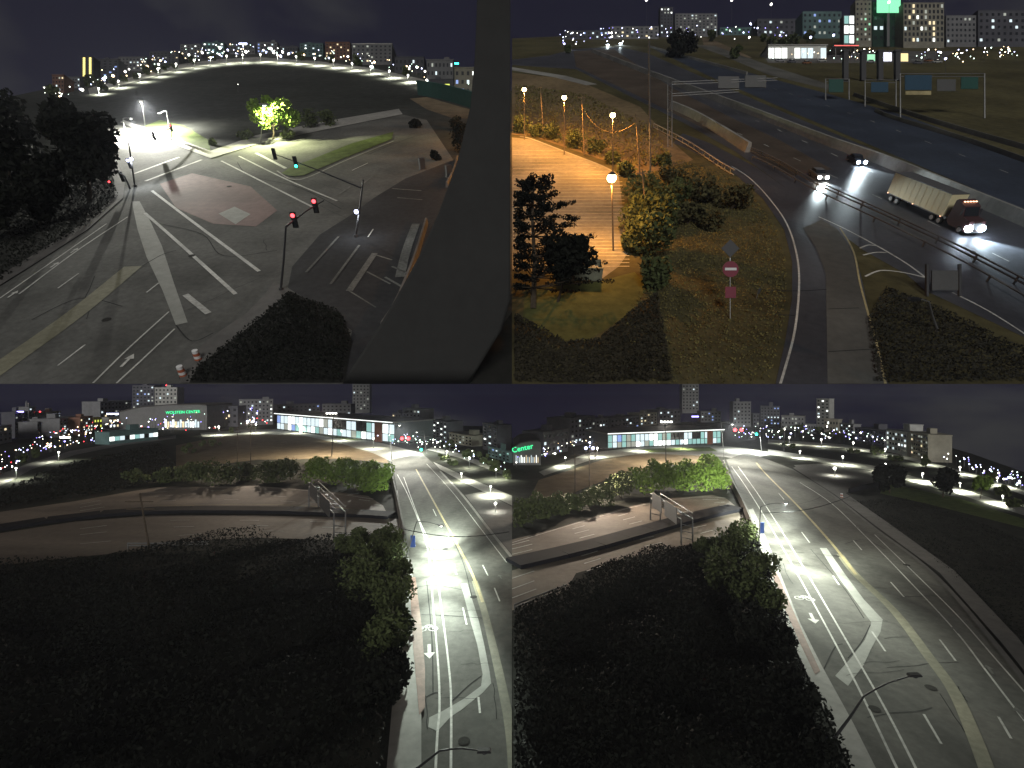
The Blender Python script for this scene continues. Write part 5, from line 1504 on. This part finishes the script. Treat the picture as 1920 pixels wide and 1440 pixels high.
def arena(plot, a, b, ytop, text, phrase, size, fpos, crop=None):
    A = plot.at(*a); B = plot.at(*b); d = B - A; L = d.length; h = plot.up(A.y, ytop)
    t = thing('arena', plot, A, math.atan2(d.y, d.x), phrase, 'building')
    wm = mat('arena_wall', (.20, .20, .20), .85, .12, .4)
    prof = [(0, 0), (0, h * .72), (L * .25, h * .92), (L * .55, h), (L * .9, h * 1.02), (L, h * .98), (L, 0)]
    MB().xprism(prof, 0, 25).build('wall', wm, t)
    rf = MB().xprism([(0, h * .722), (L * .25, h * .922), (L * .55, h * 1.002), (L * .9, h * 1.022), (L, h * .982), (L, h * 1.02), (L * .9, h * 1.06), (L * .55, h * 1.04), (L * .25, h * .96), (0, h * .76)], -.5, 25.5).build('roof', CONCD, t)
    for i in range(14):
        x = L * (.52 + .4 * i / 14) if crop is None else L * (.1 + .85 * i / 14)
        MB().box(x, x + L * .02, -.12, -.02, h * .10, h * (.34 if i % 3 else .42)).build('window', rng.choice((WX, WC, WW)), t)
    text_part(text, size, emi('green_neon', (.05, 1, .38), 1.7), t, (L * fpos, -.35, h * .72), tilt=-12 if crop else -2)
    return t


arena(BL, (224, 806), (388, 806), 760, 'WOLSTEIN CENTER', 'broad arena with curved roof and green lettering, lower left view', 2.1, .73)
arena(BR, (962, 872), (1014, 872), 828, 'Center', 'arena end with green script lettering at left edge, lower right view', 2.3, .34, True)
o = building(BL, (205, 834), (296, 824), 812, TE, 'low lit station platform canopy in front of arena, lower left view', depth=8, grid=(10, 1), frac=.8, win=[WT, WX, WC], wsize=(.9, .4))

# fill of lamps along the skylines -----------------------------------------------------------------


def lamps_along(plot, path, n, spread_up, mats, phrase, seed, r=(.9, 2.0), pole=(4, 12)):
    r_ = random.Random(seed)
    pts = smooth_px(path, 10)
    for i in range(n):
        k = r_.uniform(0, len(pts) - 1.001); j = int(k); f = k - j
        x = pts[j][0] + (pts[j + 1][0] - pts[j][0]) * f; y = pts[j][1] + (pts[j + 1][1] - pts[j][1]) * f
        yb = y - r_.uniform(0, spread_up) ** 1.0
        far_lamp(plot, x, yb - r_.uniform(*pole), yb, r_.choice(mats), phrase, r_.uniform(*r))


lamps_along(TL, [(105, 195), (180, 168), (260, 143), (340, 124), (420, 114), (480, 110), (600, 118), (700, 130), (790, 150), (890, 192)], 60, 9, [LW, LW, LB, LG, LO], 'lamp in the far row of city lights, upper left view', 3, (1.0, 2.4), (3, 16))
lamps_along(TR, [(1050, 92), (1150, 80), (1240, 76), (1330, 74), (1400, 74), (1480, 84)], 24, 12, [LB, LB, LW], 'lamp in the far row of city lights, upper right view', 4, (.8, 1.6), (3, 22))
lamps_along(TR, [(1440, 108), (1560, 108), (1700, 112), (1780, 112), (1900, 104)], 18, 10, [LW, LG, LB, LO], 'small lamp around the lit forecourt, upper right view', 5, (.8, 1.6), (4, 14))
lamps_along(BL, [(0, 900), (60, 862), (120, 842), (200, 828), (300, 815), (400, 808), (500, 804)], 54, 16, [LW, LB, LW, LO, LO, LV], 'lamp in the far row of city lights, lower left view', 6, (.8, 1.6), (4, 14))
lamps_along(BL, [(740, 836), (800, 842), (860, 856), (955, 895)], 20, 10, [LW, LB, LG], 'lamp beside the far paths, lower left view', 8, (.7, 1.3), (6, 18))
lamps_along(BR, [(962, 880), (1020, 862), (1100, 842), (1140, 836)], 10, 8, [LW, LB, LG], 'lamp left of the glass hall, lower right view', 9, (.9, 1.9), (4, 12))
lamps_along(BR, [(1440, 826), (1560, 830), (1660, 842), (1740, 862), (1830, 890), (1915, 918)], 44, 10, [LW, LW, LG, LB], 'lamp in the far row of city lights, lower right view', 10, (.7, 1.5), (4, 18))
lamps_along(BR, [(1828, 888), (1860, 898), (1900, 912)], 8, 6, [LV, LB, LV], 'violet lamp cluster near right edge, lower right view', 11, (1.0, 2.0), (6, 14))


def city_lights(plot, path, n, up, mats, seed, label, r=(.45, 1.0)):
    """the countless smallest lights of the far town, one mass"""
    r_ = random.Random(seed); pts = smooth_px(path, 10); mb = MB(); idx = []
    for i in range(n):
        k = r_.uniform(0, len(pts) - 1.001); j = int(k); f = k - j
        x = pts[j][0] + (pts[j + 1][0] - pts[j][0]) * f + r_.uniform(-4, 4); y = pts[j][1] + (pts[j + 1][1] - pts[j][1]) * f - r_.uniform(-3, 6)
        P = plot.at(x, y); h = plot.up(P.y, y - r_.uniform(2, up)); u = plot.mpp(P); rr = r_.uniform(*r) * u
        if (P.x * plot.side) < rr + .3:
            continue
        n0 = len(mb.f); mb.ball((P.x, P.y, h), rr, 6); mb.tube((P.x, P.y, 0), (P.x, P.y, h - rr), .05, .04, 4)
        m = r_.randrange(len(mats)); idx += [m] * (len(mb.f) - n0 - 6) + [len(mats)] * 6
    me = mb.mesh('city_lights', None)
    for m in mats:
        me.materials.append(m)
    me.materials.append(DSTEEL)
    me.polygons.foreach_set('material_index', idx)
    o = place('city_lights', me, None, plot)
    o['kind'] = 'stuff'; o['label'] = label; o['category'] = 'city lights'


LM = [LW, LB, LO, LG, LV]
city_lights(TL, [(90, 195), (180, 166), (260, 142), (340, 122), (420, 112), (480, 108), (600, 116), (700, 128), (790, 148), (890, 188)], 150, 26, [LW, LB, LO, LG, LW], 31, 'dense specks of town light beyond the field, upper left view')
city_lights(TR, [(1050, 84), (1150, 78), (1300, 74), (1480, 80)], 70, 26, [LB, LV, LW], 32, 'specks of bluish town light above highway bend, upper right view')
city_lights(TR, [(1450, 112), (1600, 114), (1760, 116), (1900, 110)], 80, 20, [LW, LG, LO, LB], 33, 'specks of light around the forecourt, upper right view')
city_lights(BL, [(0, 890), (60, 858), (120, 840), (200, 826), (300, 813), (400, 806), (500, 802)], 190, 34, LM + [LR], 34, 'dense coloured specks of town light at left, lower left view')
city_lights(BL, [(520, 800), (640, 812), (740, 834), (820, 844), (955, 888)], 80, 20, [LW, LB, LG], 35, 'specks of light right of the glass hall, lower left view')
city_lights(BR, [(970, 874), (1060, 850), (1140, 834)], 50, 24, LM, 36, 'specks of light left of the glass hall, lower right view')
city_lights(BR, [(1380, 822), (1460, 822), (1580, 828), (1700, 848), (1820, 884), (1915, 914)], 150, 22, [LW, LW, LB, LG, LV], 37, 'specks of light along far paths, lower right view')
# lamps that really light the far roads
for plot, pts, pw in [(TL, [(185, 166, 177), (222, 152, 165), (262, 140, 154), (296, 129, 144), (330, 120, 135), (364, 113, 128), (395, 108, 123), (425, 105, 120), (455, 103, 118), (488, 102, 117), (520, 103, 119), (555, 106, 121), (590, 109, 124), (625, 113, 128), (660, 119, 133), (695, 125, 139), (730, 133, 147), (765, 141, 155), (800, 150, 164), (850, 168, 186)], 15000),
                      (BL, [(30, 878, 900), (110, 848, 866), (410, 800, 816), (480, 796, 812), (560, 796, 812), (640, 808, 826), (700, 822, 842), (838, 846, 862), (880, 858, 878), (930, 880, 900), (865, 888, 904), (920, 912, 930)], 9000),
                      (BR, [(1060, 858, 876), (1120, 840, 858), (1200, 832, 846), (1280, 828, 842), (1480, 820, 834), (1540, 824, 838), (1600, 830, 844), (1660, 842, 856), (1730, 858, 872), (1800, 876, 890), (1870, 896, 912), (1500, 846, 860), (1580, 856, 872), (1660, 870, 886), (1730, 888, 904), (1800, 906, 922), (1880, 930, 946)], 8000)]:
    for x, yt, yb in pts:
        far_lamp(plot, x, yt, yb, LW, 'lamp standing beside the bright strip of road, ' + plot.view, 1.6, pw, (.97, 1, .8), group='road lamps of the ' + plot.view)
far_lamp(BR, 1565, 878, 892, LW, 'single globe lamp in the paved court, lower right view', 2.6, 2500, (1, 1, .85))
far_lamp(BL, 929, 944, 960, LW, 'single globe lamp in the paved court, lower left view', 2.6, 1500, (1, 1, .85))
for plot, x, y, yb in [(BL, 312, 722.5, 780), (BL, 75, 772, 812), (BL, 494, 748, 795), (BR, 1114, 790, 828)]:
    far_lamp(plot, x, y, yb, LR, 'red beacon on a thin mast above the skyline, ' + plot.view, 1.3)
# roof light bars seen on the skyline
for plot, x0, x1, y, yb, m, lb in [(BL, 32, 44, 772, 821, LV, 'violet light bar on tower top at far left, lower left view'), (BL, 92, 108, 772, 808, LB, 'bluish light bar on tower right of spire, lower left view'),
                                   (BL, 112, 132, 820, 838, LW, 'slanted white light bar on low roof, lower left view'), (BL, 200, 222, 776, 800, LB, 'white-blue light bar above arena left end, lower left view'),
                                   (BL, 678, 694, 779, 804, LV, 'violet sign light on glass hall roof, lower left view'), (BR, 1297, 1310, 781, 800, LV, 'violet sign light on glass hall roof, lower right view'),
                                   (TL, 448, 463, 82, 100, LB, 'white light bar on far roof near centre, upper left view'), (TL, 848, 860, 119, 158, LGR, 'teal light bar on roof near concrete mast, upper left view')]:
    A = plot.at(x0, yb); B = plot.at(x1, yb); h = plot.hz(A, y)
    t = thing('light_bar', plot, A, 0, lb, 'light bar', plumb=True)
    w = (B - A).length; u = plot.mpp(A)
    MB().box(0, w, -.1, .1, h - u * 1.2, h + u * 1.2).build('light_tube', m, t)
    MB().tube((w * .2, .3, 0), (w * .2, .3, h), .1).build('support', DSTEEL, t); MB().tube((w * .8, .3, 0), (w * .8, .3, h), .1).build('support', DSTEEL, t)

# ================================================================== night haze
HZ = bpy.data.materials.new('night_haze'); HZ.use_nodes = True
hn, hl = HZ.node_tree.nodes, HZ.node_tree.links
hn.clear(); ho = hn.new('ShaderNodeOutputMaterial'); hv = hn.new('ShaderNodeVolumePrincipled')
hv.inputs['Density'].default_value = 0.00017; hv.inputs['Color'].default_value = (.82, .86, .98, 1); hv.inputs['Anisotropy'].default_value = .3
hl.new(hv.outputs['Volume'], ho.inputs['Volume'])
hz = MB().box(-900, 900, -20, 1400, -26.5, 560).build('haze', HZ)
hz['kind'] = 'stuff'; hz['label'] = 'thin pale night haze over the whole place'; hz['category'] = 'haze'

# ================================================================== labels that single each one out
bpy.context.view_layer.update()


def ordinal(n):
    names = ['first', 'second', 'third', 'fourth', 'fifth', 'sixth', 'seventh', 'eighth', 'ninth', 'tenth', 'eleventh', 'twelfth']
    if n <= 12:
        return names[n - 1]
    return '%d%s' % (n, 'th' if 10 <= n % 100 <= 20 else {1: 'st', 2: 'nd', 3: 'rd'}.get(n % 10, 'th'))


by = {}
for o, ph, px in REG:
    by.setdefault(ph, []).append((px, o))
for ph, lst in by.items():
    if len(lst) > 1:
        lst.sort(key=lambda q: q[0])
        for i, (px, o) in enumerate(lst):
            o['label'] = ph + ', ' + ordinal(i + 1) + ' from left'
            if 'group' not in o:
                o['group'] = ph
